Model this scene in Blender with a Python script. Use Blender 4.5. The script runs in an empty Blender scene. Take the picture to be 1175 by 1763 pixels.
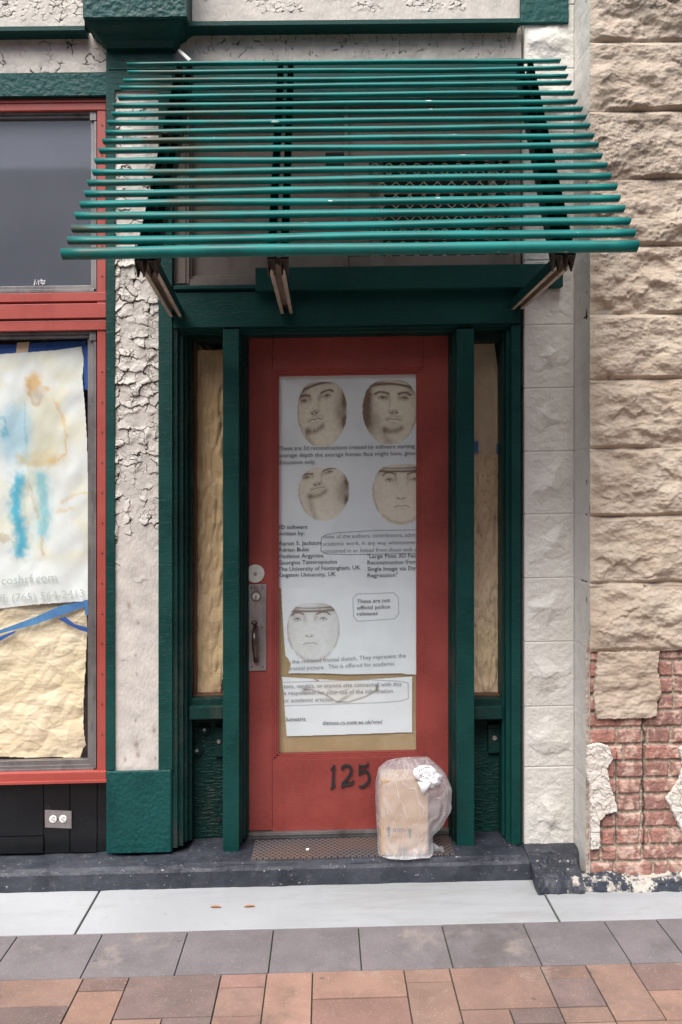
import bpy, bmesh, math, random
import numpy as np
from mathutils import Vector
random.seed(7)
D = bpy.data
C = bpy.context.scene.collection
scene = bpy.context.scene
# ------------------------------------------------------------------ camera, sky, sun, exposure
F = 1573.0; CX = 587.5; CY = 855.0; TH = 25.5/1573.0
CAMH = 1.6; CAMY = -3.9; S = 0.018            # S: the street and every course of the fronts climb 1.8 % to the right
cam = D.objects.new('camera', D.cameras.new('camera')); C.objects.link(cam)
cam.location = (0, CAMY, CAMH); cam.rotation_euler = (math.radians(90), 0, -TH)
cam.data.sensor_fit = 'VERTICAL'; cam.data.sensor_height = 36; cam.data.lens = F/1763*36
cam.data.shift_y = -26.5/1763; cam.data.clip_start = .05; cam.data.clip_end = 1500
scene.camera = cam
SUN_EL, SUN_AZ = math.radians(60), math.radians(-28)    # azimuth: from the viewer's side, a little to the left
w = D.worlds.new('World'); scene.world = w; w.use_nodes = True
nt = w.node_tree; sky = nt.nodes.new('ShaderNodeTexSky'); sky.sky_type = 'NISHITA'; sky.sun_disc = False
sky.sun_elevation = SUN_EL; sky.sun_rotation = math.pi - SUN_AZ
sky.air_density = 1.0; sky.dust_density = 4.0; sky.ozone_density = 1.0
nt.links.new(sky.outputs[0], nt.nodes['Background'].inputs[0]); nt.nodes['Background'].inputs[1].default_value = .08
sl = D.lights.new('sun', 'SUN'); sl.energy = 2.8; sl.angle = math.radians(55); sl.color = (1, .965, .92)
sun = D.objects.new('sun', sl); C.objects.link(sun)
sd = Vector((math.sin(SUN_AZ)*math.cos(SUN_EL), -math.cos(SUN_AZ)*math.cos(SUN_EL), math.sin(SUN_EL)))
sun.rotation_euler = sd.to_track_quat('Z', 'Y').to_euler()
vs = scene.view_settings; vs.view_transform = 'Standard'; vs.look = 'None'; vs.exposure = 1.12; vs.gamma = 1

# ------------------------------------------------------------------ coordinates
def L(px, py, Y):
    """photo pixel on the vertical plane at depth Y -> X, z above the sloping pavement"""
    px = np.asarray(px, float); py = np.asarray(py, float)
    u = (px-CX)/F; v = (CY-py)/F
    t = (Y-CAMY)/(math.cos(TH)-u*math.sin(TH))
    X = t*(math.sin(TH)+u*math.cos(TH))
    return X, CAMH+t*v-S*X
def LX(px, Y): return float(L(px, 855, Y)[0])
def LZ(px, py, Y): return float(L(px, py, Y)[1])
def G(px, py, z=0.):
    """photo pixel on the pavement -> X, Y"""
    u = (px-CX)/F; v = (CY-py)/F
    dx = math.sin(TH)+u*math.cos(TH); dy = math.cos(TH)-u*math.sin(TH)
    t = (z-CAMH)/(v-S*dx)
    return t*dx, CAMY+t*dy
# ------------------------------------------------------------------ numpy noise
def _h(ix, iy, s):
    n = (ix.astype(np.int64)*374761393+iy.astype(np.int64)*668265263+s*974634777) & 0x7fffffff
    n = ((n ^ (n >> 13))*1274126177) & 0x7fffffff
    n = ((n ^ (n >> 16))*668265263) & 0x7fffffff
    return (n & 0xffffff)/float(0xffffff)
def pn(x, y, s=0):
    x, y = np.broadcast_arrays(np.asarray(x, float), np.asarray(y, float))
    ix = np.floor(x); iy = np.floor(y); fx = x-ix; fy = y-iy
    ux = fx*fx*fx*(fx*(fx*6-15)+10); uy = fy*fy*fy*(fy*(fy*6-15)+10)
    def g(a, b):
        an = _h(ix+a, iy+b, s)*2*np.pi
        return np.cos(an)*(fx-a)+np.sin(an)*(fy-b)
    return ((g(0,0)*(1-ux)+g(1,0)*ux)*(1-uy)+(g(0,1)*(1-ux)+g(1,1)*ux)*uy)*1.5
def fbm(x, y, s=0, o=4):
    r = 0; a = 1.; f = 1.
    for k in range(o):
        r = r+a*pn(x*f, y*f, s+k*17); a *= .5; f *= 2.03
    return r
def voro(x, y, s=0):
    ix = np.floor(x); iy = np.floor(y)
    f1 = np.full(x.shape, 9.); f2 = np.full(x.shape, 9.); idd = np.zeros(x.shape); cx = np.zeros(x.shape); cy = np.zeros(x.shape)
    for a in (-1,0,1):
        for b in (-1,0,1):
            jx = ix+a+.1+.8*_h(ix+a, iy+b, s); jy = iy+b+.1+.8*_h(ix+a, iy+b, s+5)
            d = np.hypot(x-jx, y-jy); hh = _h(ix+a, iy+b, s+9)
            n = d < f1
            f2 = np.where(n, f1, np.minimum(f2, d)); f1 = np.where(n, d, f1)
            idd = np.where(n, hh, idd); cx = np.where(n, jx, cx); cy = np.where(n, jy, cy)
    return f1, f2, idd, x-cx, y-cy
def ss(a, b, x):
    t = np.clip((x-a)/(b-a), 0, 1); return t*t*(3-2*t)
def s2l(c):
    c = np.asarray(c, float)/255.
    return np.where(c <= .04045, c/12.92, ((c+.055)/1.055)**2.4)
# ------------------------------------------------------------------ materials
class N:
    def __init__(s, name):
        s.m = D.materials.new(name); s.m.use_nodes = True; s.t = s.m.node_tree; s.b = s.t.nodes['Principled BSDF']
        s.out = s.t.nodes['Material Output']; s.tc = s.t.nodes.new('ShaderNodeTexCoord')
    def n(s, t, **k):
        x = s.t.nodes.new('ShaderNode'+t)
        for a, v in k.items(): setattr(x, a, v)
        return x
    def l(s, a, b): s.t.links.new(a, b)
    def noise(s, scale, detail=4, rough=.55, stretch=(1,1,1), dist=0):
        mp = s.n('Mapping'); mp.inputs['Scale'].default_value = stretch; s.l(s.tc.outputs['Object'], mp.inputs[0])
        x = s.n('TexNoise'); x.inputs['Scale'].default_value = scale; x.inputs['Detail'].default_value = detail
        x.inputs['Roughness'].default_value = rough; x.inputs['Distortion'].default_value = dist
        s.l(mp.outputs[0], x.inputs['Vector']); return x.outputs['Fac']
    def voro(s, scale, stretch=(1,1,1), feature='F1'):
        mp = s.n('Mapping'); mp.inputs['Scale'].default_value = stretch; s.l(s.tc.outputs['Object'], mp.inputs[0])
        x = s.n('TexVoronoi', feature=feature); x.inputs['Scale'].default_value = scale; s.l(mp.outputs[0], x.inputs['Vector'])
        return x.outputs['Distance']
    def ramp(s, fac, a, b, ca=0., cb=1.):
        x = s.n('MapRange'); x.interpolation_type = 'SMOOTHSTEP'
        x.inputs[1].default_value = a; x.inputs[2].default_value = b; x.inputs[3].default_value = ca; x.inputs[4].default_value = cb
        s.l(fac, x.inputs[0]); return x.outputs[0]
    def math(s, op, a, b):
        x = s.n('Math', operation=op)
        for i, v in enumerate((a, b)):
            if hasattr(v, 'links'): s.l(v, x.inputs[i])
            else: x.inputs[i].default_value = v
        return x.outputs[0]
    def mix(s, fac, a, b, mode='MIX'):
        x = s.n('Mix', data_type='RGBA', blend_type=mode)
        for i, v in ((0, fac), (6, a), (7, b)):
            if hasattr(v, 'links'): s.l(v, x.inputs[i])
            elif i == 0: x.inputs[0].default_value = v
            else: x.inputs[i].default_value = (v[0], v[1], v[2], 1)
        return x.outputs[2]
    def bump(s, h, strength, dist):
        x = s.n('Bump'); x.inputs['Strength'].default_value = strength; x.inputs['Distance'].default_value = dist
        s.l(h, x.inputs['Height'])
        if s.b.inputs['Normal'].links: s.l(s.b.inputs['Normal'].links[0].from_socket, x.inputs['Normal'])
        s.l(x.outputs[0], s.b.inputs['Normal'])
    def col(s, c):
        if hasattr(c, 'links'): s.l(c, s.b.inputs['Base Color'])
        else: s.b.inputs['Base Color'].default_value = (c[0], c[1], c[2], 1)
    def rough(s, r):
        if hasattr(r, 'links'): s.l(r, s.b.inputs['Roughness'])
        else: s.b.inputs['Roughness'].default_value = r
def A(*c): return tuple(float(v) for v in s2l(c))
def sc(c, k): return tuple(v*k for v in c)

def paint(name, c, rough=.4, var=.25, lump=0., fine=.25, chips=None, chipt=.73, cracks=0., dirt=None, dscale=3, spec=.5):
    m = N(name)
    a = m.noise(4, 5, .6); b = m.noise(60, 3)
    k = m.mix(m.ramp(a, .3, .7), sc(c, 1-var), sc(c, 1+var*.6))
    k = m.mix(m.ramp(b, .35, .7, 0, .5), k, sc(c, 1+var*.5))
    if dirt: k = m.mix(m.ramp(m.noise(dscale, 6, .65, (1,1,.45)), .48, .72, 0, .75), k, dirt)
    if chips:
        k = m.mix(m.ramp(m.noise(55, 4, .6), chipt, chipt+.015), k, chips)
    k = m.mix(m.ramp(m.noise(30, 5, .65, (1,1,.06)), .56, .8, 0, .35), k, sc(c, .45))
    k = m.mix(m.ramp(m.noise(16, 6, .75), .60, .78, 0, .30), k, tuple(v*.6+.05 for v in c))
    m.col(k); m.rough(m.ramp(a, .3, .7, rough*.8, min(1, rough*1.3))); m.b.inputs['Specular IOR Level'].default_value = spec
    if lump: m.bump(m.noise(38, 5, .6, dist=.6), .9, lump)
    if cracks: m.bump(m.ramp(m.noise(45, 4, .6, (.22,.3,2.6), 1.2), .56, .64), .8, cracks)
    m.bump(m.noise(40, 4, .6, (1,1,.12)), .25, .0006)
    m.bump(m.noise(320, 3), fine, .001)
    return m.m
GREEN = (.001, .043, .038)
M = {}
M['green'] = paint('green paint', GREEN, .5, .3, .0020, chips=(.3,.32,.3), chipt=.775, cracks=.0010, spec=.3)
M['green_smooth'] = paint('green trim paint', GREEN, .5, .25, .0006, chips=(.25,.27,.25), chipt=.775, cracks=.0006, spec=.25)
M['green_lumpy'] = paint('thick green paint', (.002,.052,.049), .5, .35, .0018, spec=.3, chips=(.45,.45,.42), chipt=.775)
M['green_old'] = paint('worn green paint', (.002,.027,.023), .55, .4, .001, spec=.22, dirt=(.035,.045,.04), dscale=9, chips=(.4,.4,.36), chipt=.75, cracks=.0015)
M['red'] = paint('red paint', (.27,.047,.039), .5, .22, .0005, cracks=.0003, chips=(.45,.3,.27), chipt=.79)
M['red_window'] = paint('red aluminium trim', (.33,.060,.048), .45, .12, 0)
M['cream'] = paint('cream painted wood', (.50,.455,.40), .6, .15, .0006, dirt=(.30,.25,.20), dscale=5)
M['transom'] = paint('dirty taupe board with awning shade', (.19,.160,.143), .75, .15, .0006, spec=.2, dirt=(.11,.09,.08), dscale=5)  # dirty taupe; base colour also darkened to carry the shade behind the awning slats
M['tan_metal'] = paint('primer steel', (.36,.31,.25), .6, .25, .0005, dirt=(.16,.12,.09), dscale=12)
M['rafter'] = paint('dark steel', (.035,.03,.027), .5, .3, .0005, dirt=(.10,.07,.05), dscale=9)
M['alum'] = paint('weathered aluminium', (.21,.20,.20), .38, .3, 0, dirt=(.10,.09,.085), dscale=10); 
M['alum'].node_tree.nodes['Principled BSDF'].inputs['Metallic'].default_value = .55
M['steel'] = paint('brushed steel', (.33,.30,.30), .42, .25, 0, dirt=(.14,.11,.10), dscale=14)
M['steel'].node_tree.nodes['Principled BSDF'].inputs['Metallic'].default_value = .6
M['chrome'] = paint('worn nickel', (.62,.62,.56), .3, .1, 0); M['chrome'].node_tree.nodes['Principled BSDF'].inputs['Metallic'].default_value = .5
M['bronze'] = paint('dark bronze', (.10,.075,.06), .3, .3, 0, dirt=(.22,.2,.2), dscale=25); M['bronze'].node_tree.nodes['Principled BSDF'].inputs['Metallic'].default_value = .7
M['black'] = paint('black glazed panel', (.006,.007,.009), .25, .3, .0004, chips=(.3,.3,.3), chipt=.80, spec=.35)
M['void'] = paint('dark interior', (.012,.011,.011), .9, .3, 0)
M['brownwood'] = paint('varnished wood', (.10,.04,.018), .5, .4, .0008)
M['iron'] = paint('black iron', (.02,.02,.022), .45, .2, .0005)
M['white'] = paint('white plastic', (.72,.71,.69), .4, .05, 0)
M['disc'] = paint('stained white disc', (.62,.62,.56), .45, .05, 0, dirt=(.5,.36,.18), dscale=30)
M['ink'] = paint('printed ink', (.10,.11,.115), .8, .1, 0)
M['inkfaint'] = paint('faded ink', (.27,.29,.30), .8, .1, 0)
M['inkline'] = paint('fine line ink', (.16,.19,.21), .8, .1, 0)
M['inkweb'] = paint('pale web ink', (.48,.52,.50), .8, .05, 0)
M['boxink'] = paint('grey carton ink', (.11,.11,.14), .8, .1, 0)
M['leaf'] = paint('dry leaf', (.36,.15,.07), .7, .3, .001)
M['pebble'] = paint('pale pebble', (.75,.68,.6), .6, .1, .001)
M['screw'] = paint('rusty screw', (.09,.055,.04), .5, .3, 0)

def m_slat():
    m = N('teal enamel'); a = m.noise(5, 5, .6)
    k = m.mix(m.ramp(a, .3, .7), (.001,.105,.096), (.001,.17,.158))
    sx = m.n('SeparateXYZ'); m.l(m.tc.outputs['Object'], sx.inputs[0])
    rust = m.math('MULTIPLY', m.ramp(m.noise(3.2, 6, .65, (.8,1,3)), .47, .62), m.ramp(sx.outputs[0], -.62, -.2, .85, .06))
    k = m.mix(rust, k, (.055,.05,.03))
    k = m.mix(m.ramp(m.noise(38, 3, .6, (.3,1,1)), .725, .74), k, (.62,.62,.6))
    m.col(k); m.rough(m.ramp(a, .3, .7, .4, .6)); m.b.inputs['Specular IOR Level'].default_value = .35; m.bump(m.noise(300, 2), .2, .0006); return m.m
M['slat'] = m_slat()
def m_col(name, rough=.6, fine=.3, fscale=300, speck=0., spc=(.8,.78,.72), dist=.0008, mod=.12, mscale=14, stain=0):
    m = N(name); at = m.n('Attribute', attribute_name='Col')
    k = m.mix(m.ramp(m.noise(mscale, 5, .6), .3, .7, 0, 1), m.mix(1, at.outputs['Color'], (1-mod,)*3, 'MULTIPLY'), m.mix(1, at.outputs['Color'], (1+mod*.5,)*3, 'MULTIPLY'))
    if speck:
        k = m.mix(m.ramp(m.noise(150, 3, .6), .60, .70, 0, speck), k, spc)
        k = m.mix(m.ramp(m.noise(170, 3, .6, (1.1,1,1)), .58, .70, 0, speck), k, (.05,.045,.045))
    if stain:
        k = m.mix(m.ramp(m.noise(2.3, 7, .75), .52, .72, 0, stain), k, (.07,.06,.055)); k = m.mix(m.ramp(m.noise(4.1, 7, .7, (1,.8,1)), .56, .74, 0, stain), k, (.33,.28,.24))
        k = m.mix(m.ramp(m.voro(5.5), .04, .055, .55, 0), k, (.06,.055,.055))
    m.col(k); m.rough(rough); m.bump(m.noise(fscale, 4, .6), fine, dist); return m.m
M['peel'] = m_col('peeling cream paint', .6, .2)
M['poster'] = m_col('printed paper', .75, .05, mod=.04, mscale=7)
M['brick'] = m_col('old brick', .85, .6, 260, .12, (.7,.62,.52), .0015, .25, 30)
M['paver'] = m_col('sand faced paver', .85, .6, 400, .26, (.62,.5,.42), .0012, .16, 7, .55)
def m_stone():
    m = N('sandstone'); sx = m.n('SeparateXYZ'); m.l(m.tc.outputs['Object'], sx.inputs[0])
    k = m.mix(m.ramp(m.noise(3, 6, .6), .35, .68), (.44,.35,.27), (.56,.48,.39))
    k = m.mix(m.ramp(m.noise(14, 5, .65, (1,1,2)), .45, .75, 0, .5), k, (.38,.29,.21))
    k = m.mix(m.ramp(m.noise(150, 4, .6), .42, .68, 0, .4), k, (.57,.49,.39))
    up = m.ramp(sx.outputs[2], 1.9, 3.0, .1, 1)
    soot = m.math('MULTIPLY', m.ramp(m.noise(3.5, 6, .7), .42, .62, 0, .95), up)
    k = m.mix(m.math('MULTIPLY', soot, m.ramp(m.noise(130, 3, .6), .38, .62)), k, (.10,.085,.07))
    k = m.mix(m.math('MULTIPLY', up, .45), k, (.31,.265,.225))
    k = m.mix(m.ramp(m.voro(38), .0, .09, 1, 0), k, (.12,.09,.07))
    m.col(k); m.rough(.93); m.b.inputs['Specular IOR Level'].default_value = .2
    m.bump(m.noise(55, 5, .6), .45, .003); m.bump(m.noise(420, 4, .7), .6, .0014); return m.m
M['stone'] = m_stone()
def m_wstone():
    m = N('white painted stone')
    k = m.mix(m.ramp(m.noise(3, 5, .6), .3, .7), (.55,.53,.49), (.65,.63,.59))
    k = m.mix(m.ramp(m.noise(9, 6, .7, (1,1,.6)), .55, .8, 0, .55), k, (.36,.33,.27))
    k = m.mix(m.ramp(m.noise(75, 3, .6), .70, .75, 0, .8), k, (.2,.18,.15))
    m.col(k); m.rough(.6); m.bump(m.noise(60, 6, .65), .6, .004); m.bump(m.noise(400, 3), .35, .001); return m.m
M['wstone'] = m_wstone()
def m_conc():
    m = N('pale concrete')
    k = m.mix(m.ramp(m.noise(2.2, 6, .6), .3, .7), (.295,.308,.325), (.345,.36,.378))
    k = m.mix(m.ramp(m.noise(9, 6, .7), .55, .8, 0, .5), k, (.24,.24,.23))
    k = m.mix(m.ramp(m.noise(120, 3, .6), .70, .76, 0, .6), k, (.16,.15,.13))
    k = m.mix(m.ramp(m.noise(1.3, 7, .75, (.5,2.5,1)), .46, .72, 0, .5), k, (.20,.195,.18)); k = m.mix(m.ramp(m.voro(7), .03, .045, .5, 0), k, (.10,.095,.09))
    k = m.mix(m.ramp(m.noise(28, 6, .8, (1,1.6,1)), .62, .74, 0, .5), k, (.16,.15,.13))
    m.col(k); m.rough(.85); m.bump(m.noise(90, 6, .7), .5, .002); m.bump(m.noise(500, 3, .7), .4, .001); return m.m
M['concrete'] = m_conc()
def m_ledge():
    m = N('blue black painted sill')
    k = m.mix(m.ramp(m.noise(5, 6, .65), .3, .7), (.016,.019,.028), (.045,.050,.066))
    k = m.mix(m.ramp(m.noise(17, 6, .75), .52, .8, 0, .6), k, (.13,.13,.15))
    k = m.mix(m.ramp(m.noise(60, 5, .7), .645, .67), k, (.36,.36,.35))
    sx = m.n('SeparateXYZ'); m.l(m.tc.outputs['Object'], sx.inputs[0])
    m.col(k); m.rough(.5); m.bump(m.noise(30, 6, .7), .8, .006); m.bump(m.noise(220, 4), .5, .0016); return m.m
M['ledge'] = m_ledge()
M['ledge_worn'] = paint('worn blue black sill paint', (.028,.032,.045), .6, .4, .004, dirt=(.12,.12,.13), dscale=14, chips=(.42,.40,.36), chipt=.66)
def m_chip():
    m = N('chipped kerb paint')
    k = m.mix(m.ramp(m.noise(9, 8, .8), .50, .56), (.030,.036,.052), (.50,.47,.42))
    m.col(k); m.rough(.8); m.bump(m.noise(40, 6, .7), .9, .008); return m.m
M['chip'] = m_chip()
def m_kraft(name, c, c2, rs=30, line=0):
    m = N(name)
    k = m.mix(m.ramp(m.noise(5, 5, .6), .3, .7), c, c2)
    if line:
        n = m.noise(9, 3, .5, (2.2,1,.8), .8); d = m.math('ABSOLUTE', m.math('SUBTRACT', n, .5), 0)
        k = m.mix(m.ramp(d, .0, .012, .6, 0), k, (.22,.09,.03))
    m.col(k); m.rough(.7); m.bump(m.noise(rs, 3, .5, (.6,1,1.6)), .25, .0025); return m.m
M['kraft'] = m_kraft('kraft paper', (.66,.47,.26), (.72,.55,.33))
M['kraft_line'] = m_kraft('water marked kraft paper', (.72,.54,.34), (.78,.61,.41), 18, 1)
M['kraft_pale'] = m_kraft('pale grey paper', (.68,.52,.35), (.75,.60,.43), 14)
M['kraft_yellow'] = m_kraft('yellow masking paper', (.74,.62,.41), (.80,.70,.51), 34)
M['kraft_door'] = m_kraft('door backing paper', (.36,.26,.13), (.46,.36,.20), 10)
M['tape'] = m_kraft('blue painters tape', (.03,.13,.36), (.10,.30,.55), 40)
M['tape_dark'] = m_kraft('blue tape strip', (.01,.06,.28), (.02,.11,.38), 40)
def m_glass():
    m = N('window glass'); t = m.t; t.nodes.remove(m.b)
    tr = m.n('BsdfTransparent'); tr.inputs[0].default_value = (1,1,1,1); gl = m.n('BsdfGlossy'); gl.inputs['Roughness'].default_value = .04
    lw = m.n('LayerWeight'); lw.inputs[0].default_value = .5; mx = m.n('MixShader')
    fr = m.n('Math', operation='MULTIPLY_ADD'); m.l(m.math('POWER', lw.outputs['Facing'], 5), fr.inputs[0]); fr.inputs[1].default_value = .94; fr.inputs[2].default_value = .05
    m.l(fr.outputs[0], mx.inputs[0]); m.l(tr.outputs[0], mx.inputs[1]); m.l(gl.outputs[0], mx.inputs[2]); m.l(mx.outputs[0], m.out.inputs[0])
    return m.m
M['glass'] = m_glass()
def m_screen():
    m = N('grey window film')
    k = m.mix(m.ramp(m.noise(2.5, 4, .5), .3, .7), (.062,.072,.098), (.078,.088,.115))
    m.col(k); m.rough(.6); return m.m
M['film'] = m_screen()
def m_film():
    m = N('milky plastic film'); t = m.t; b = m.b
    fo = m.noise(9, 4, .55, (1.6,1,.8), 1.2); fi = m.noise(5, 2, .5); rg_ = m.math('ABSOLUTE', m.math('SUBTRACT', m.noise(7, 3, .5, (1.3,1,.7), 1.5), .5), 0)
    fac = m.math('ADD', m.ramp(fi, .35, .7, .26, .48), m.ramp(rg_, .0, .03, .22, 0))
    b.inputs['Base Color'].default_value = (.80,.80,.83,1); b.inputs['Roughness'].default_value = .16
    m.bump(fo, .8, .006); m.bump(m.noise(30, 4, .6, (1.5,1,.6), 1.), .9, .003)
    tl = m.n('BsdfTranslucent'); tl.inputs[0].default_value = (.8,.8,.83,1); m1 = m.n('MixShader'); m1.inputs[0].default_value = .35
    m.l(b.outputs[0], m1.inputs[1]); m.l(tl.outputs[0], m1.inputs[2])
    tr = m.n('BsdfTransparent'); mx = m.n('MixShader'); m.l(fac, mx.inputs[0]); m.l(tr.outputs[0], mx.inputs[1]); m.l(m1.outputs[0], mx.inputs[2])
    m.l(mx.outputs[0], m.out.inputs[0]); return m.m
M['bag'] = m_film()
def m_knot():
    m = N('bunched white plastic'); m.b.inputs['Base Color'].default_value = (.80,.80,.82,1); m.rough(.3)
    m.bump(m.noise(60, 5, .6), .8, .004); return m.m
M['knot'] = m_knot()
def m_card():
    m = N('corrugated cardboard'); k = m.mix(m.ramp(m.noise(8, 5, .6), .3, .7), (.44,.29,.18), (.52,.36,.24))
    m.col(k); m.rough(.8); m.bump(m.noise(60, 4, .6, (3,1,.4)), .3, .001); return m.m
M['card'] = m_card()
def m_mat():
    m = N('diamond tread plate'); sx = m.n('SeparateXYZ'); m.l(m.tc.outputs['Object'], sx.inputs[0])
    def wave(s):
        d = m.math('ADD', sx.outputs[0], m.math('MULTIPLY', sx.outputs[1], s)); return m.math('ABSOLUTE', m.math('SINE', m.math('MULTIPLY', d, math.pi/.026), 0), 0)
    ln = m.math('MINIMUM', wave(.8), wave(-.8)); f = m.ramp(ln, .1, .5, 1, 0)
    k = m.mix(m.ramp(m.noise(3, 5, .6), .4, .6), (.060,.032,.024), (.024,.024,.032)); k = m.mix(m.math('MULTIPLY', f, .8), k, (.19,.165,.15))
    k = m.mix(m.ramp(m.noise(90, 4, .6), .70, .74), k, (.4,.38,.36))
    m.col(k); m.rough(.6); m.bump(f, .6, .002); return m.m
M['tread'] = m_mat()
def m_plaster():
    m = N('cracked white plaster'); k = m.mix(m.ramp(m.noise(12, 6, .65), .35, .7), (.60,.55,.49), (.70,.66,.61))
    k = m.mix(m.ramp(m.noise(34, 6, .75), .63, .72, 0, .8), k, (.33,.28,.23))
    m.col(k); m.rough(.9); m.bump(m.noise(35, 6, .7), .9, .008); m.bump(m.noise(300, 3), .4, .001); return m.m
M['plaster'] = m_plaster()
def m_asph():
    m = N('asphalt'); m.col(m.mix(m.noise(60, 5, .6), (.03,.03,.03), (.075,.073,.07))); m.rough(.95); return m.m
M['asphalt'] = m_asph()
def m_joint():
    m = N('mossy joint sand'); m.col(m.mix(m.ramp(m.noise(25, 5, .6), .4, .6), (.035,.032,.028), (.035,.05,.015))); m.rough(.95); return m.m
M['joint'] = m_joint()
M['obrick'] = paint('dull brick', (.16,.09,.07), .9, .3)
# ------------------------------------------------------------------ objects
ROOT = {}
def root(name, loc, label, cat, group=None):
    o = D.objects.new(name, None); C.objects.link(o)
    loc = (loc[0], loc[1], loc[2]+S*loc[0]); o.location = loc; o['label'] = label; o['category'] = cat
    o.empty_display_size = .1
    if group: o['group'] = group
    ROOT[o.name] = Vector(loc); return o
def mkobj(name, V, Fc, mats, parent=None, fmat=None, smooth=False, col=None, label=None, cat=None, group=None, kind=None):
    V = np.array(V, float).reshape(-1, 3); V[:, 2] += S*V[:, 0]
    if parent is None:
        mn = V.min(0); mx = V.max(0); base = Vector(((mn[0]+mx[0])/2, (mn[1]+mx[1])/2, mn[2]))
    else:
        p = parent
        while p.parent: p = p.parent
        base = ROOT[p.name]
    V -= np.array(base)
    me = D.meshes.new(name)
    if isinstance(Fc, np.ndarray):
        n = Fc.shape[1]
        me.vertices.add(len(V)); me.vertices.foreach_set('co', V.ravel())
        me.loops.add(Fc.size); me.loops.foreach_set('vertex_index', Fc.ravel().astype(np.int32))
        me.polygons.add(len(Fc)); me.polygons.foreach_set('loop_start', np.arange(0, Fc.size, n, dtype=np.int32))
        me.update(calc_edges=True)
    else: me.from_pydata([tuple(v) for v in V], [], Fc)
    if not isinstance(mats, (list, tuple)): mats = [mats]
    for m in mats: me.materials.append(M[m])
    if fmat is not None: me.polygons.foreach_set('material_index', np.asarray(fmat, dtype=np.int32))
    me.polygons.foreach_set('use_smooth', np.full(len(me.polygons), smooth))
    if col is not None:
        at = me.color_attributes.new('Col', 'FLOAT_COLOR', 'POINT'); c4 = np.ones((len(V), 4), np.float32); c4[:, :3] = col
        at.data.foreach_set('color', c4.ravel())
    me.update()
    o = D.objects.new(name, me); C.objects.link(o)
    if parent is None: o.location = base; ROOT[o.name] = base
    else: o.parent = parent
    if label: o['label'] = label
    if cat: o['category'] = cat
    if group: o['group'] = group
    if kind: o['kind'] = kind
    return o
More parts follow.
